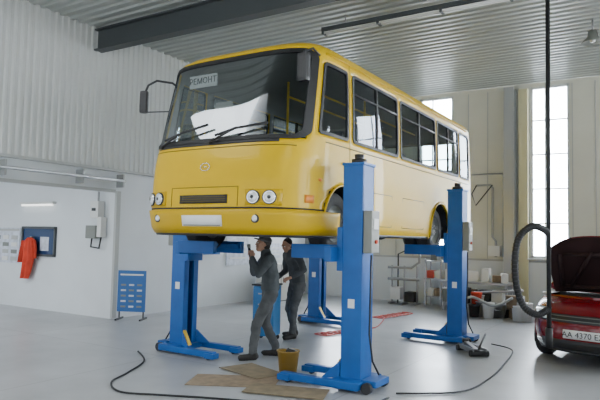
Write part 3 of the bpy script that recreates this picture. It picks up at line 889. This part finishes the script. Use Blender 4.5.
def head(parent, c, yaw, pitch, cap, roll=0):
    M = Matrix.Translation(c) @ Matrix.Rotation(yaw, 4, 'Z') @ Matrix.Rotation(pitch, 4, 'X') @ Matrix.Rotation(roll, 4, 'Y')
    R = M.to_3x3().to_4x4(); pr = []
    def a(p, r, m=0): pr.append((M @ V(p), r, m, R))
    a((0, -0.012, 0.03), (0.076, 0.092, 0.088)); a((0, 0.02, -0.02), (0.064, 0.072, 0.085)); a((0, 0.045, -0.075), (0.042, 0.038, 0.034))
    a((0, 0.05, 0.02), (0.058, 0.042, 0.05)); a((0, 0.078, 0.032), (0.045, 0.014, 0.012))
    a((0, 0.088, 0.0), (0.011, 0.014, 0.028)); a((0, 0.098, -0.016), (0.016, 0.015, 0.012))
    a((0.035, 0.062, -0.022), (0.022, 0.02, 0.018)); a((-0.035, 0.062, -0.022), (0.022, 0.02, 0.018))
    a((0.075, -0.005, 0.0), (0.010, 0.018, 0.030)); a((-0.075, -0.005, 0.0), (0.010, 0.018, 0.030))
    a((0, -0.028, 0.045), (0.080, 0.092, 0.085), 1); a((0, -0.05, -0.01), (0.072, 0.062, 0.07), 1)
    remeshed('head', pr, 0.006, [M_skin, M_hair], parent)
    b = B()
    for sx in (-1, 1):
        b.ell(M @ V((sx * 0.030, 0.083, 0.012)), (0.013, 0.010, 0.008), M_eye, 2, R)
        b.ell(M @ V((sx * 0.030, 0.092, 0.012)), (0.005, 0.004, 0.006), M_hair, 2, R)
        b.ell(M @ V((sx * 0.030, 0.090, 0.032)), (0.018, 0.006, 0.004), M_hair, 2, R)
    b.ell(M @ V((0, 0.088, -0.048)), (0.022, 0.008, 0.006), M_lip, 2, R)
    if cap:
        b.ell(M @ V((0, -0.018, 0.075)), (0.086, 0.102, 0.062), M_cap, 3, R)
        b.ell(M @ V((0, 0.095, 0.062)), (0.065, 0.055, 0.010), M_cap, 3, R)
    b.done('face_and_cap' if cap else 'face', parent)

def person(name, loc, yaw, J, jacket, trousers, cap, hy, hp):
    e = empty(name, loc, yaw)
    pr = []
    pel, sp, ch, nk, hd = [V(J[k]) for k in ('pelvis', 'spine', 'chest', 'neck', 'head')]
    T = 1; JK = 0; SK = 2; SH = 3
    def ellchain(p, q, r0, r1, mi, n=6):
        for k in range(n + 1):
            f = k / n; r = tuple(r0[i] + (r1[i] - r0[i]) * f for i in range(3)); pr.append((p.lerp(q, f), r, mi, None))
    ellchain(pel + V((0, 0, -0.06)), pel + V((0, 0, 0.02)), (0.165, 0.12, 0.09), (0.160, 0.118, 0.09), T, 3)
    ellchain(pel + V((0, 0, 0.03)), sp, (0.178, 0.135, 0.08), (0.165, 0.125, 0.09), JK)
    ellchain(sp, ch, (0.165, 0.125, 0.09), (0.185, 0.125, 0.10), JK)
    ellchain(ch, ch.lerp(nk, 0.7), (0.185, 0.12, 0.09), (0.10, 0.085, 0.06), JK, 5)
    chain(pr, [nk.lerp(ch, 0.2), hd + V((0, -0.02, -0.05))], [0.062, 0.052], SK)
    chain(pr, [nk.lerp(ch, 0.35), nk.lerp(ch, 0.05)], [0.085, 0.072], JK)
    for s_ in ('r', 'l'):
        sh, el, wr = [V(J[k + s_]) for k in ('sh', 'el', 'wr')]
        chain(pr, [ch.lerp(nk, 0.25), sh], [0.09, 0.080], JK)
        chain(pr, [sh, el], [0.078, 0.056], JK)
        w2 = el.lerp(wr, 0.88)
        chain(pr, [el, w2], [0.056, 0.044], JK)
        chain(pr, [w2, wr], [0.030, 0.026], SK)
        hp_, kn, an, to = [V(J[k + s_]) for k in ('hip', 'kn', 'an', 'to')]
        chain(pr, [hp_, kn], [0.105, 0.075], T)
        chain(pr, [kn, an + V((0, 0, 0.03))], [0.076, 0.062], T)
        chain(pr, [an, an + V((0, -0.035, -0.04))], [0.048, 0.045], SH)
        dd = (to - an); dd.z = 0; dd.normalize()
        for k in range(6):
            f = k / 5; c = V((an.x, an.y, 0)) + dd * (-0.04 + 0.2 * f); pr.append((c + V((0, 0, 0.045 - 0.006 * f)), (0.048, 0.05, 0.045 - 0.004 * f), SH, None))
    body = remeshed('clothed_body', pr, 0.013, [jacket, trousers, M_skin, M_shoe], e, wrinkle=0.012)
    for v in body.data.vertices:
        if v.co.z < 0.012: v.co.z = 0.0
    for (s_, ts) in (('r', 1), ('l', -1)):
        wr = V(J['wr' + s_]); dr = V(J['hd' + s_]); hand('hand_' + s_, e, wr, dr, V(J['pn' + s_]), J.get('ts' + s_, -ts), J.get('curl' + s_, 0.6))
    head(e, hd, hy, hp, cap)
    return e

Jw1 = dict(pelvis=(0, -0.02, 0.93), spine=(0, -0.02, 1.15), chest=(0, 0.02, 1.34), neck=(0, 0.06, 1.47), head=(0, 0.10, 1.565),
           shr=(0.19, 0.03, 1.38), elr=(0.29, 0.18, 1.15), wrr=(0.13, 0.25, 1.37), hdr=(-0.55, 0.1, 0.85), pnr=(-0.8, 0.1, -0.5),
           shl=(-0.19, 0.03, 1.38), ell=(-0.29, 0.18, 1.17), wrl=(-0.12, 0.26, 1.40), hdl=(0.5, 0.1, 0.85), pnl=(0.8, 0.1, -0.5),
           hipr=(0.09, -0.02, 0.88), knr=(0.12, 0.03, 0.48), anr=(0.14, -0.14, 0.10), tor=(0.17, 0.03, 0.04),
           hipl=(-0.09, -0.02, 0.88), knl=(-0.11, 0.17, 0.49), anl=(-0.13, 0.22, 0.10), tol=(-0.16, 0.42, 0.04), curlr=0.8, curll=0.8)
yaw_left = math.atan2(0.72, -0.68)
p1 = person('mechanic', (-4.78, 6.82, 0), yaw_left, Jw1, M_cloth, M_cloth2, True, 0.1, 0.22)
b = B(); b.cyl((0.02, 0.27, 1.40), (0.0, 0.29, 1.52), 0.018, M_black); b.cyl((0.0, 0.29, 1.52), (-0.005, 0.30, 1.57), 0.026, M_greybox)
b.done('inspection_lamp', p1)
Jw2 = dict(pelvis=(0, -0.03, 0.92), spine=(0, 0.0, 1.14), chest=(0, 0.07, 1.33), neck=(0, 0.13, 1.45), head=(0, 0.19, 1.54),
           shr=(0.19, 0.08, 1.37), elr=(0.27, 0.05, 1.10), wrr=(0.20, 0.26, 0.99), hdr=(-0.3, 0.8, -0.3), pnr=(-0.6, 0.1, -0.8),
           shl=(-0.19, 0.08, 1.37), ell=(-0.29, 0.02, 1.14), wrl=(-0.22, 0.22, 1.02), hdl=(0.3, 0.8, -0.3), pnl=(0.6, 0.1, -0.8),
           hipr=(0.09, -0.03, 0.87), knr=(0.12, 0.05, 0.47), anr=(0.13, -0.06, 0.10), tor=(0.16, 0.1, 0.04),
           hipl=(-0.09, -0.03, 0.87), knl=(-0.11, 0.10, 0.48), anl=(-0.13, 0.12, 0.10), tol=(-0.17, 0.3, 0.04), curlr=0.5, curll=0.5)
person('mechanic.001', (-5.40, 8.50, 0), math.atan2(0.45, -0.89), Jw2, M_cloth3, M_cloth2, False, 0.2, -0.35)

# ================================================================= props near bus
e = empty('tool_cabinet', (-5.62, 7.98, 0), math.radians(15))
b = B(); b.box((0, 0, 0.48), (0.36, 0.36, 0.80), M_blue2, 0.02)
for k in range(4): b.box((0, -0.185, 0.2 + 0.17 * k), (0.30, 0.012, 0.14), M_blue2, 0.005); b.box((0, -0.20, 0.25 + 0.17 * k), (0.16, 0.02, 0.015), M_steel)
b.box((0, 0, 0.90), (0.40, 0.40, 0.03), M_black, 0.01)
for sx in (-0.14, 0.14):
    for sy in (-0.13, 0.13): b.cyl((sx, sy - 0.015, 0.04), (sx, sy + 0.015, 0.04), 0.04, M_black)
b.done('cabinet', e)
e = empty('oil_bucket', (-3.98, 6.13, 0.016))
b = B(); b.lathe([(0, 0.0), (0.105, 0.0), (0.135, 0.27), (0.145, 0.275), (0.145, 0.285), (0.13, 0.285), (0.128, 0.24), (0.0, 0.24)], M_bucket)
b.lathe([(0.0, 0.243), (0.127, 0.243)], M_dark)
b.tube([V((0.14 * math.cos(a), 0.02, 0.27 + 0.03 * math.sin(a))) for a in [math.pi * k / 12 for k in range(13)]], 0.005, M_steel)
b.box((0.03, -0.0, 0.27), (0.10, 0.12, 0.05), M_dark, 0.01, rot=(0.1, 0.2, 0.4))
b.done('bucket', e)
def sheet(name, loc, rz, poly, th, m):
    b = B(); b.prism(poly, 0, th, m); b.done(name, None, loc, (0, 0, rz))
sheet('cardboard_sheet', (-4.30, 5.52, 0.001), 0.55, [(-0.55, -0.25), (0.45, -0.3), (0.52, 0.28), (0.1, 0.30), (0.05, 0.26), (-0.5, 0.28)], 0.006, M_card)
sheet('cardboard_sheet.001', (-4.42, 6.02, 0.008), -0.30, [(-0.4, -0.25), (0.36, -0.22), (0.38, 0.22), (-0.38, 0.25)], 0.006, M_wood)
sheet('plywood_board', (-3.55, 5.46, 0.010), 0.3, [(-0.45, -0.2), (0.45, -0.22), (0.43, 0.2), (-0.46, 0.19)], 0.010, M_wood)

def smooth_path(pts, n=8):
    pts = [V(p) for p in pts]; out = []
    for i in range(len(pts) - 1):
        p0 = pts[max(i - 1, 0)]; p1_ = pts[i]; p2 = pts[i + 1]; p3 = pts[min(i + 2, len(pts) - 1)]
        for k in range(n):
            t = k / n
            out.append(0.5 * ((2 * p1_) + (p2 - p0) * t + (2 * p0 - 5 * p1_ + 4 * p2 - p3) * t * t + (3 * p1_ - p0 - 3 * p2 + p3) * t ** 3))
    return out + [pts[-1]]
b = B(); z = 0.012
b.tube(smooth_path([(-6.45, 6.0, z), (-5.9, 5.6, z), (-5.55, 5.0, z), (-5.35, 4.6, z), (-4.95, 4.38, z), (-4.5, 4.55, z), (-4.05, 4.75, z), (-3.5, 4.95, z), (-2.95, 5.15, z), (-2.6, 5.5, z), (-2.55, 5.9, z)]), 0.011, M_rubber, 8)
b.done('power_cable')
b = B()
b.tube(smooth_path([(-2.55, 6.1, z), (-2.0, 6.6, z), (-1.9, 7.4, z), (-1.95, 8.4, z), (-2.1, 9.6, z), (-2.5, 9.95, z)]), 0.010, M_rubber, 8)
b.done('power_cable.001')
b = B()
pts = []
for k in range(60):
    f = k / 59; pts.append((-5.15 + 0.35 * f + 0.14 * math.cos(k * 0.9), 8.9 + 1.1 * f + 0.14 * math.sin(k * 0.9), 0.014 + 0.004 * (k % 3)))
pts += [(-4.75, 10.3, z), (-5.0, 11.2, z)]
for k in range(60):
    f = k / 59; pts.append((-5.3 + 0.2 * f + 0.15 * math.cos(k * 0.9), 11.6 + 1.2 * f + 0.15 * math.sin(k * 0.9), 0.014 + 0.004 * (k % 3)))
b.tube(smooth_path(pts, 3), 0.010, M_redhose, 6); b.done('air_hose_coil')
e = empty('trolley_jack', (-2.55, 9.0, 0), math.radians(40))
b = B()
for sx in (-0.1, 0.1): b.box((sx, 0, 0.08), (0.02, 0.55, 0.07), M_steel, 0.005)
for sy in (-0.24, 0.24): b.cyl((-0.14, sy, 0.045), (0.14, sy, 0.045), 0.045, M_black)
b.box((0, 0.05, 0.10), (0.07, 0.4, 0.05), M_steel, 0.01, rot=(0.15, 0, 0)); b.cyl((0, 0.24, 0.13), (0, 0.24, 0.18), 0.05, M_black)
b.cyl((0, -0.22, 0.1), (0, -0.45, 0.36), 0.014, M_steel)
b.done('jack', e)

e = empty('exhaust_hose', (-1.30, 7.98, 0))
b = B()
b.cyl((0, 0, 0.42), (0, 0, 5.55), 0.028, M_rubber, seg=12)
b.cyl((0, 0, 0.38), (0, 0, 0.62), 0.045, M_rubber, seg=14)
lp = smooth_path([(0.0, 0.0, 1.80), (-0.07, -0.04, 1.86), (-0.20, -0.10, 1.88), (-0.34, -0.16, 1.70), (-0.37, -0.18, 1.3), (-0.30, -0.14, 0.92), (-0.14, -0.06, 0.78), (0.0, 0.0, 0.86)], 8)
b.tube(lp, 0.040, M_rubber, 12)
for k in range(2, len(lp) - 2, 1):
    p = lp[k]; q = lp[k + 1] - p
    b.cyl(p, p + q.normalized() * 0.015, 0.045, M_black, seg=12)
b.box((0, 0, 5.54), (0.3, 0.3, 0.10), M_beam, 0.01)
b.done('hose', e)

# ================================================================= CAR (open bonnet)
car = empty('red_hatchback_car', (-1.00, 8.74, 0), math.radians(-10))
CL = [(0.20, 0.10, 4.10, 0.80), (0.30, 0.03, 4.16, 0.85), (0.45, 0.0, 4.20, 0.875), (0.60, 0.03, 4.20, 0.885), (0.72, 0.12, 4.18, 0.88), (0.80, 0.22, 4.15, 0.865), (0.86, 0.34, 4.12, 0.84), (0.90, 0.46, 4.10, 0.81)]
C = Shell(CL, 1.1, 3.5, 2.8)
b = B()
cphis = lines([-90, 90], 4); cys = lines([1.1, 3.5], 0.05); crph = lines([-90, 90], 8); czr = lines([0.20, 0.90], 0.04)
C.build(b, cphis, cys, crph, czr, lambda k, p, m, z: False, [(0.88, 0.32, 0.36), (3.35, 0.32, 0.36)], M_carred, captop=False)
N = 24
vs = []; fs2 = []
for k in range(N + 1):
    y = 0.46 + (4.10 - 0.46) * k / N
    p = C.side(1, y, 0.90); x = p.x
    xi = max(0.0, min(0.70, x - 0.03)) if y < 1.25 else 0.0
    if y < 0.55: xi = min(xi, max(0, x - 0.02))
    vs += [(x, y, 0.90), (xi, y, 0.925 if xi > 0 else 0.93)]
for k in range(N): fs2.append((2 * k, 2 * k + 1, 2 * k + 3, 2 * k + 2))
b.raw(vs, fs2, M_carred, True); b.raw([(-x, y, z_) for (x, y, z_) in vs], fs2, M_carred, True)
b.done('body', car)
GL = [(0.92, 1.25, 4.05, 0.80), (1.00, 1.38, 4.02, 0.78), (1.40, 2.05, 3.75, 0.62), (1.45, 2.2, 3.65, 0.56), (1.475, 2.4, 3.5, 0.40), (1.485, 2.6, 3.3, 0.15)]
G = Shell(GL, 2.62, 3.25, 3.5)
b = B()
G.build(b, lines([-90, -62, -55, 55, 62, 90], 6), lines([2.62, 2.70, 2.78, 3.25], 0.1), lines([-90, -60, -50, 50, 60, 90], 8), [0.92, 0.97, 1.0, 1.1, 1.2, 1.3, 1.38, 1.40, 1.43, 1.45, 1.465, 1.475, 1.485],
        lambda k, p, m, z: (0.97 < z < 1.38 and ((k == 'F' and (abs(p) < 55 or abs(p) > 62)) or (k == 'S' and not 2.70 < m.y < 2.78) or (k == 'B' and (abs(p) < 50 or abs(p) > 60)))), [], M_carred)
b.done('roof_and_pillars', car)
G2 = Shell([(z_, a + 0.015, c - 0.015, h - 0.012) for (z_, a, c, h) in GL], 2.62, 3.25, 3.5)
b = B(); G2.build(b, lines([-90, 90], 6), lines([2.62, 3.25], 0.2), lines([-90, 90], 8), [0.95, 1.1, 1.25, 1.40], lambda *a: False, [], glassmat('car_glass', (0.12, 0.14, 0.14), 1.0), captop=False)
b.done('windows', car)
b = B()
cf = lambda x, z: C.frontx(x, z); cph = lambda p, z: C.front(p, z)
b.patch(cf, -0.52, 0.52, 0.60, 0.70, 16, 3, M_black, 0.010, True, outF)
for z_ in (0.625, 0.675): b.patch(cf, -0.5, 0.5, z_ - 0.004, z_ + 0.004, 10, 1, M_greybox, 0.016, True, outF)
b.patch(cf, -0.60, 0.60, 0.22, 0.37, 16, 3, M_black, 0.010, True, outF)
b.patch(cph, -62, 62, 0.20, 0.235, 30, 1, M_black, 0.015, True, outF)
b.patch(cf, -0.26, 0.26, 0.40, 0.51, 6, 2, M_plate, 0.020, True, outF)
for sg in (-1, 1):
    b.patch(cph, sg * 31, sg * 58, 0.605, 0.765, 12, 4, M_black, 0.008, True, outF)
    b.patch(cph, sg * 33, sg * 56, 0.62, 0.75, 12, 4, M_lampglass, 0.018, True, outF)
    b.patch(cph, sg * 40, sg * 50, 0.27, 0.34, 6, 3, M_lampglass, 0.014, True, outF)
    for ay in (0.88, 3.35):
        pts = [C.side(sg, ay + 0.36 * math.cos(a), 0.32 + 0.36 * math.sin(a)) + V((sg * 0.003, 0, 0)) for a in [math.radians(-15 + 210 * k / 20) for k in range(21)]]
        b.tube(pts, 0.014, M_carred, 6)
        wheel(b, sg * 0.77, ay, 0.31, 0.31, 0.20, sg, M_chrome)
        vs = []; f3 = []
        for k in range(13):
            a = math.radians(-15 + 210 * k / 12); vs += [(sg * 0.84, ay + 0.37 * math.cos(a), 0.32 + 0.37 * math.sin(a)), (sg * 0.5, ay + 0.37 * math.cos(a), 0.32 + 0.37 * math.sin(a))]
        for k in range(12): f3.append((2 * k, 2 * k + 1, 2 * k + 3, 2 * k + 2))
        b.raw(vs, f3, M_dark, True); b.box((sg * 0.5, ay, 0.5), (0.02, 0.7, 0.4), M_dark)
    b.ell((sg * 0.93, 1.72, 0.98), (0.10, 0.06, 0.07), M_carred); b.box((sg * 0.84, 1.74, 0.95), (0.1, 0.04, 0.03), M_black)
b.box((0, 2.2, 0.25), (1.5, 3.4, 0.08), M_dark)
b.box((0, 0.80, 0.45), (1.3, 0.9, 0.3), M_dark); b.box((-0.1, 0.85, 0.72), (0.6, 0.45, 0.26), M_engine, 0.05); b.box((-0.1, 0.82, 0.87), (0.5, 0.3, 0.05), M_black, 0.02)
b.box((0.45, 0.95, 0.74), (0.2, 0.26, 0.2), M_black, 0.02); b.cyl((-0.52, 0.8, 0.6), (-0.52, 0.8, 0.86), 0.09, M_white); b.box((0, 0.50, 0.84), (1.15, 0.10, 0.06), M_black, 0.01)
b.tube(smooth_path([(-0.4, 0.55, 0.8), (-0.1, 0.6, 0.92), (0.3, 0.65, 0.85), (0.4, 0.9, 0.85)]), 0.03, M_rubber)
b.box((0, 1.28, 0.90), (1.4, 0.14, 0.07), M_black, 0.01)
b.done('front_wheels_engine', car)
Mh = Matrix.Translation((0, 1.22, 0.94)) @ Matrix.Rotation(math.radians(-56), 4, 'X') @ Matrix.Translation((0, -1.22, 0))
b = B(); nu = 16; nv = 10
def leaf(off):
    vs = []
    for j in range(nv + 1):
        v = j / nv; y = 1.22 - 1.04 * v
        for i in range(nu + 1):
            u = -1 + 2 * i / nu; w = 0.76 - 0.06 * v ** 3; yy = y + 0.22 * (abs(u) ** 3) * v
            vs.append((u * w, yy, 0.05 * (1 - u * u) - 0.06 * v * v + off))
    return vs
fq = [(j * (nu + 1) + i, j * (nu + 1) + i + 1, (j + 1) * (nu + 1) + i + 1, (j + 1) * (nu + 1) + i) for j in range(nv) for i in range(nu)]
top = leaf(0.0); bot = leaf(-0.03)
b.raw(top, fq, M_carred, True, Mh); b.raw(bot, fq, M_carunder, True, Mh)
loop = list(range(nu + 1)) + [j * (nu + 1) + nu for j in range(1, nv + 1)] + [nv * (nu + 1) + i for i in range(nu - 1, -1, -1)] + [j * (nu + 1) for j in range(nv - 1, 0, -1)]
L = len(loop)
b.raw([top[k] for k in loop] + [bot[k] for k in loop], [(k, (k + 1) % L, L + (k + 1) % L, L + k) for k in range(L)], M_carred, True, Mh)
for (x0, y0, x1, y1) in [(-0.5, 1.1, -0.1, 0.45), (0.5, 1.1, 0.1, 0.45), (-0.5, 0.5, 0.5, 0.5), (-0.6, 1.1, 0.6, 1.1), (-0.62, 1.1, -0.56, 0.5), (0.62, 1.1, 0.56, 0.5)]:
    b.tube([Mh @ V((x0, y0, -0.03)), Mh @ V(((x0 + x1) / 2, (y0 + y1) / 2, -0.03)), Mh @ V((x1, y1, -0.05))], 0.03, M_carunder, 8)
b.cyl((0.5, 0.45, 0.86), Mh @ V((0.5, 0.5, -0.06)), 0.008, M_steel)
b.done('bonnet', car, recalc=False)
text('number_plate_text', 'AA 4370 EX', 0.105, (0, -0.028, 0.452), (math.radians(90), 0, 0), M_black, car)

# ================================================================= clutter at back wall
e = empty('work_bench', (-3.95, 14.35, 0))
b = B()
b.box((0, 0, 0.70), (1.6, 0.6, 0.05), M_steel, 0.005)
for sx in (-0.74, 0.74):
    for sy in (-0.25, 0.25): b.box((sx, sy, 0.34), (0.05, 0.05, 0.68), M_steel)
b.box((0, 0, 0.25), (1.5, 0.5, 0.03), M_steel)
for k, (xx, yy, w_, h_, m) in enumerate([(-0.65, 0, 0.2, 0.26, M_white), (-0.4, 0.1, 0.22, 0.18, M_dark), (-0.1, -0.05, 0.25, 0.24, M_white), (0.2, 0.05, 0.18, 0.32, M_plate), (0.5, 0, 0.26, 0.16, M_card), (0.66, -0.1, 0.14, 0.22, M_white)]):
    b.box((xx, yy, 0.725 + h_ / 2), (w_, 0.24, h_), m, 0.02, rot=(0, 0, 0.2 * (k % 3)))
for k, (xx, m) in enumerate([(-0.5, M_white), (-0.15, M_card), (0.2, M_dark), (0.5, M_white)]): b.box((xx, 0, 0.265 + 0.13), (0.26, 0.3, 0.26), m, 0.02)
b.done('bench', e)
e = empty('spare_parts_pile', (-3.25, 13.55, 0))
b = B()
random.seed(3)
cols = [M_white, M_white, M_white, M_card, M_greybox, M_plate, M_red, M_dark, M_plate, M_steel, M_dark]
for k in range(42):
    x = -1.2 + 2.7 * random.random(); y = -0.3 + 0.6 * random.random(); h = 0.15 + 0.25 * random.random()
    m = random.choice(cols); z0 = 0.0
    if k > 28: z0 = 0.28
    if k % 3 == 0: b.box((x, y, z0 + h / 2), (0.15 + 0.2 * random.random(), 0.2, h), m, 0.015, rot=(0, 0, random.random() * 3))
    else: b.lathe([(0, 0), (0.10, 0), (0.12, h * 0.9), (0.13, h * 0.92), (0.13, h), (0.0, h)], m, (x, y, z0), 18)
for k in range(3): b.lathe([(0.16, 0), (0.27, 0), (0.3, 0.05), (0.3, 0.13), (0.27, 0.18), (0.16, 0.18), (0.16, 0)], M_tyre, (1.5, 0.45, 0.18 * k), 24)
b.cyl((-0.6, 0.2, 0.5), (0.5, 0.1, 0.62), 0.03, M_steel); b.tube(smooth_path([(-0.9, -0.3, 0.2), (-0.5, -0.4, 0.45), (0.0, -0.45, 0.3), (0.4, -0.5, 0.5)]), 0.03, M_pipe)
b.done('parts', e)
e = empty('pipe_welding_stand', (-5.95, 14.7, 0))
b = B()
for sx in (-0.35, 0.0, 0.35):
    b.box((sx, 0, 0.5), (0.04, 0.04, 1.0), M_steel); b.box((sx, 0, 0.02), (0.06, 0.4, 0.04), M_steel)
b.tube([(-0.45, -0.03, 0.95), (0.2, -0.03, 0.95), (0.42, -0.03, 1.1), (0.42, -0.03, 1.5)], 0.035, M_pipe)
b.tube([(-0.45, -0.03, 0.65), (0.42, -0.03, 0.65)], 0.04, M_steel); b.tube([(-0.2, 0.05, 0.0), (-0.2, 0.05, 1.3), (0.1, 0.1, 1.45)], 0.02, M_black)
b.box((-0.18, -0.05, 0.28), (0.28, 0.3, 0.32), M_white, 0.02); b.box((0.2, -0.02, 0.2), (0.28, 0.3, 0.26), M_dark, 0.02)
b.done('stand', e)
e = empty('metal_rack', (-5.15, 14.85, 0))
b = B()
for sx in (-0.2, 0.2):
    for sy in (-0.2, 0.2): b.box((sx, sy, 0.6), (0.04, 0.04, 1.2), M_steel)
for zz in (0.25, 0.7, 1.15): b.box((0, 0, zz), (0.46, 0.46, 0.025), M_steel)
for k, (xx, zz, m) in enumerate([(-0.1, 0.36, M_white), (0.1, 0.36, M_card), (-0.1, 0.81, M_redhose), (0.1, 0.81, M_white), (0.0, 1.265, M_greybox)]): b.box((xx, 0, zz), (0.18, 0.3, 0.2), m, 0.02)
b.done('rack', e)
e = empty('storage_cabinet', (-8.9, 12.9, 0))
b = B(); b.box((0, 0, 0.5), (0.5, 0.9, 0.96), M_white, 0.02); b.box((0.255, 0, 0.5), (0.01, 0.01, 0.9), M_trim); b.box((0.27, 0.08, 0.55), (0.02, 0.02, 0.14), M_steel)
b.box((0, 0, 0.01), (0.46, 0.86, 0.02), M_dark); b.done('cabinet', e)

# ================================================================= world and lights
w = bpy.data.worlds.new('overcast_sky'); scene.world = w; w.use_nodes = True
nt = w.node_tree; bg = nt.nodes['Background']
tc = nt.nodes.new('ShaderNodeTexCoord'); sep = nt.nodes.new('ShaderNodeSeparateXYZ')
nt.links.new(tc.outputs['Generated'], sep.inputs[0])
mr = nt.nodes.new('ShaderNodeMapRange'); mr.inputs['From Min'].default_value = 0.0; mr.inputs['From Max'].default_value = 0.9
mr.inputs['To Min'].default_value = 2.1; mr.inputs['To Max'].default_value = 40.0
nt.links.new(sep.outputs['Y'], mr.inputs['Value']); nt.links.new(mr.outputs['Result'], bg.inputs['Strength'])
bg.inputs['Color'].default_value = (0.87, 0.94, 1.0, 1)

def area(name, loc, rot, sx, sy, power, col=(1, 1, 1)):
    l = bpy.data.lights.new(name, 'AREA'); l.shape = 'RECTANGLE'; l.size = sx; l.size_y = sy; l.energy = power; l.color = col
    o = bpy.data.objects.new(name, l); COL.objects.link(o); o.location = loc; o.rotation_euler = rot; return o
area('added_fill_light', (1.5, 2.0, 5.4), (0, 0, 0), 3, 3, 130, (0.95, 0.98, 1))  # fill added under the ceiling to brighten the hall, no luminaire there
area('added_fill_light.001', (-6.5, 2.0, 5.4), (0, 0, 0), 3, 3, 170, (0.95, 0.98, 1))  # second added fill, likewise without a lamp body
area('bay_light', (-12.3, 4.0, 3.05), (0, 0, 0), 3, 1.5, 150, (0.93, 0.97, 1))

# ================================================================= camera
cam = bpy.data.cameras.new('camera'); co = bpy.data.objects.new('camera', cam); COL.objects.link(co)
cam.sensor_width = 36; cam.lens = 35.3; cam.clip_end = 200
M = Matrix.Rotation(math.radians(32.2), 4, 'Z') @ Matrix.Rotation(math.radians(90 + 3.65), 4, 'X') @ Matrix.Rotation(math.radians(1.27), 4, 'Z')
M.translation = V((0, 0, 1.68)); co.matrix_world = M
scene.camera = co
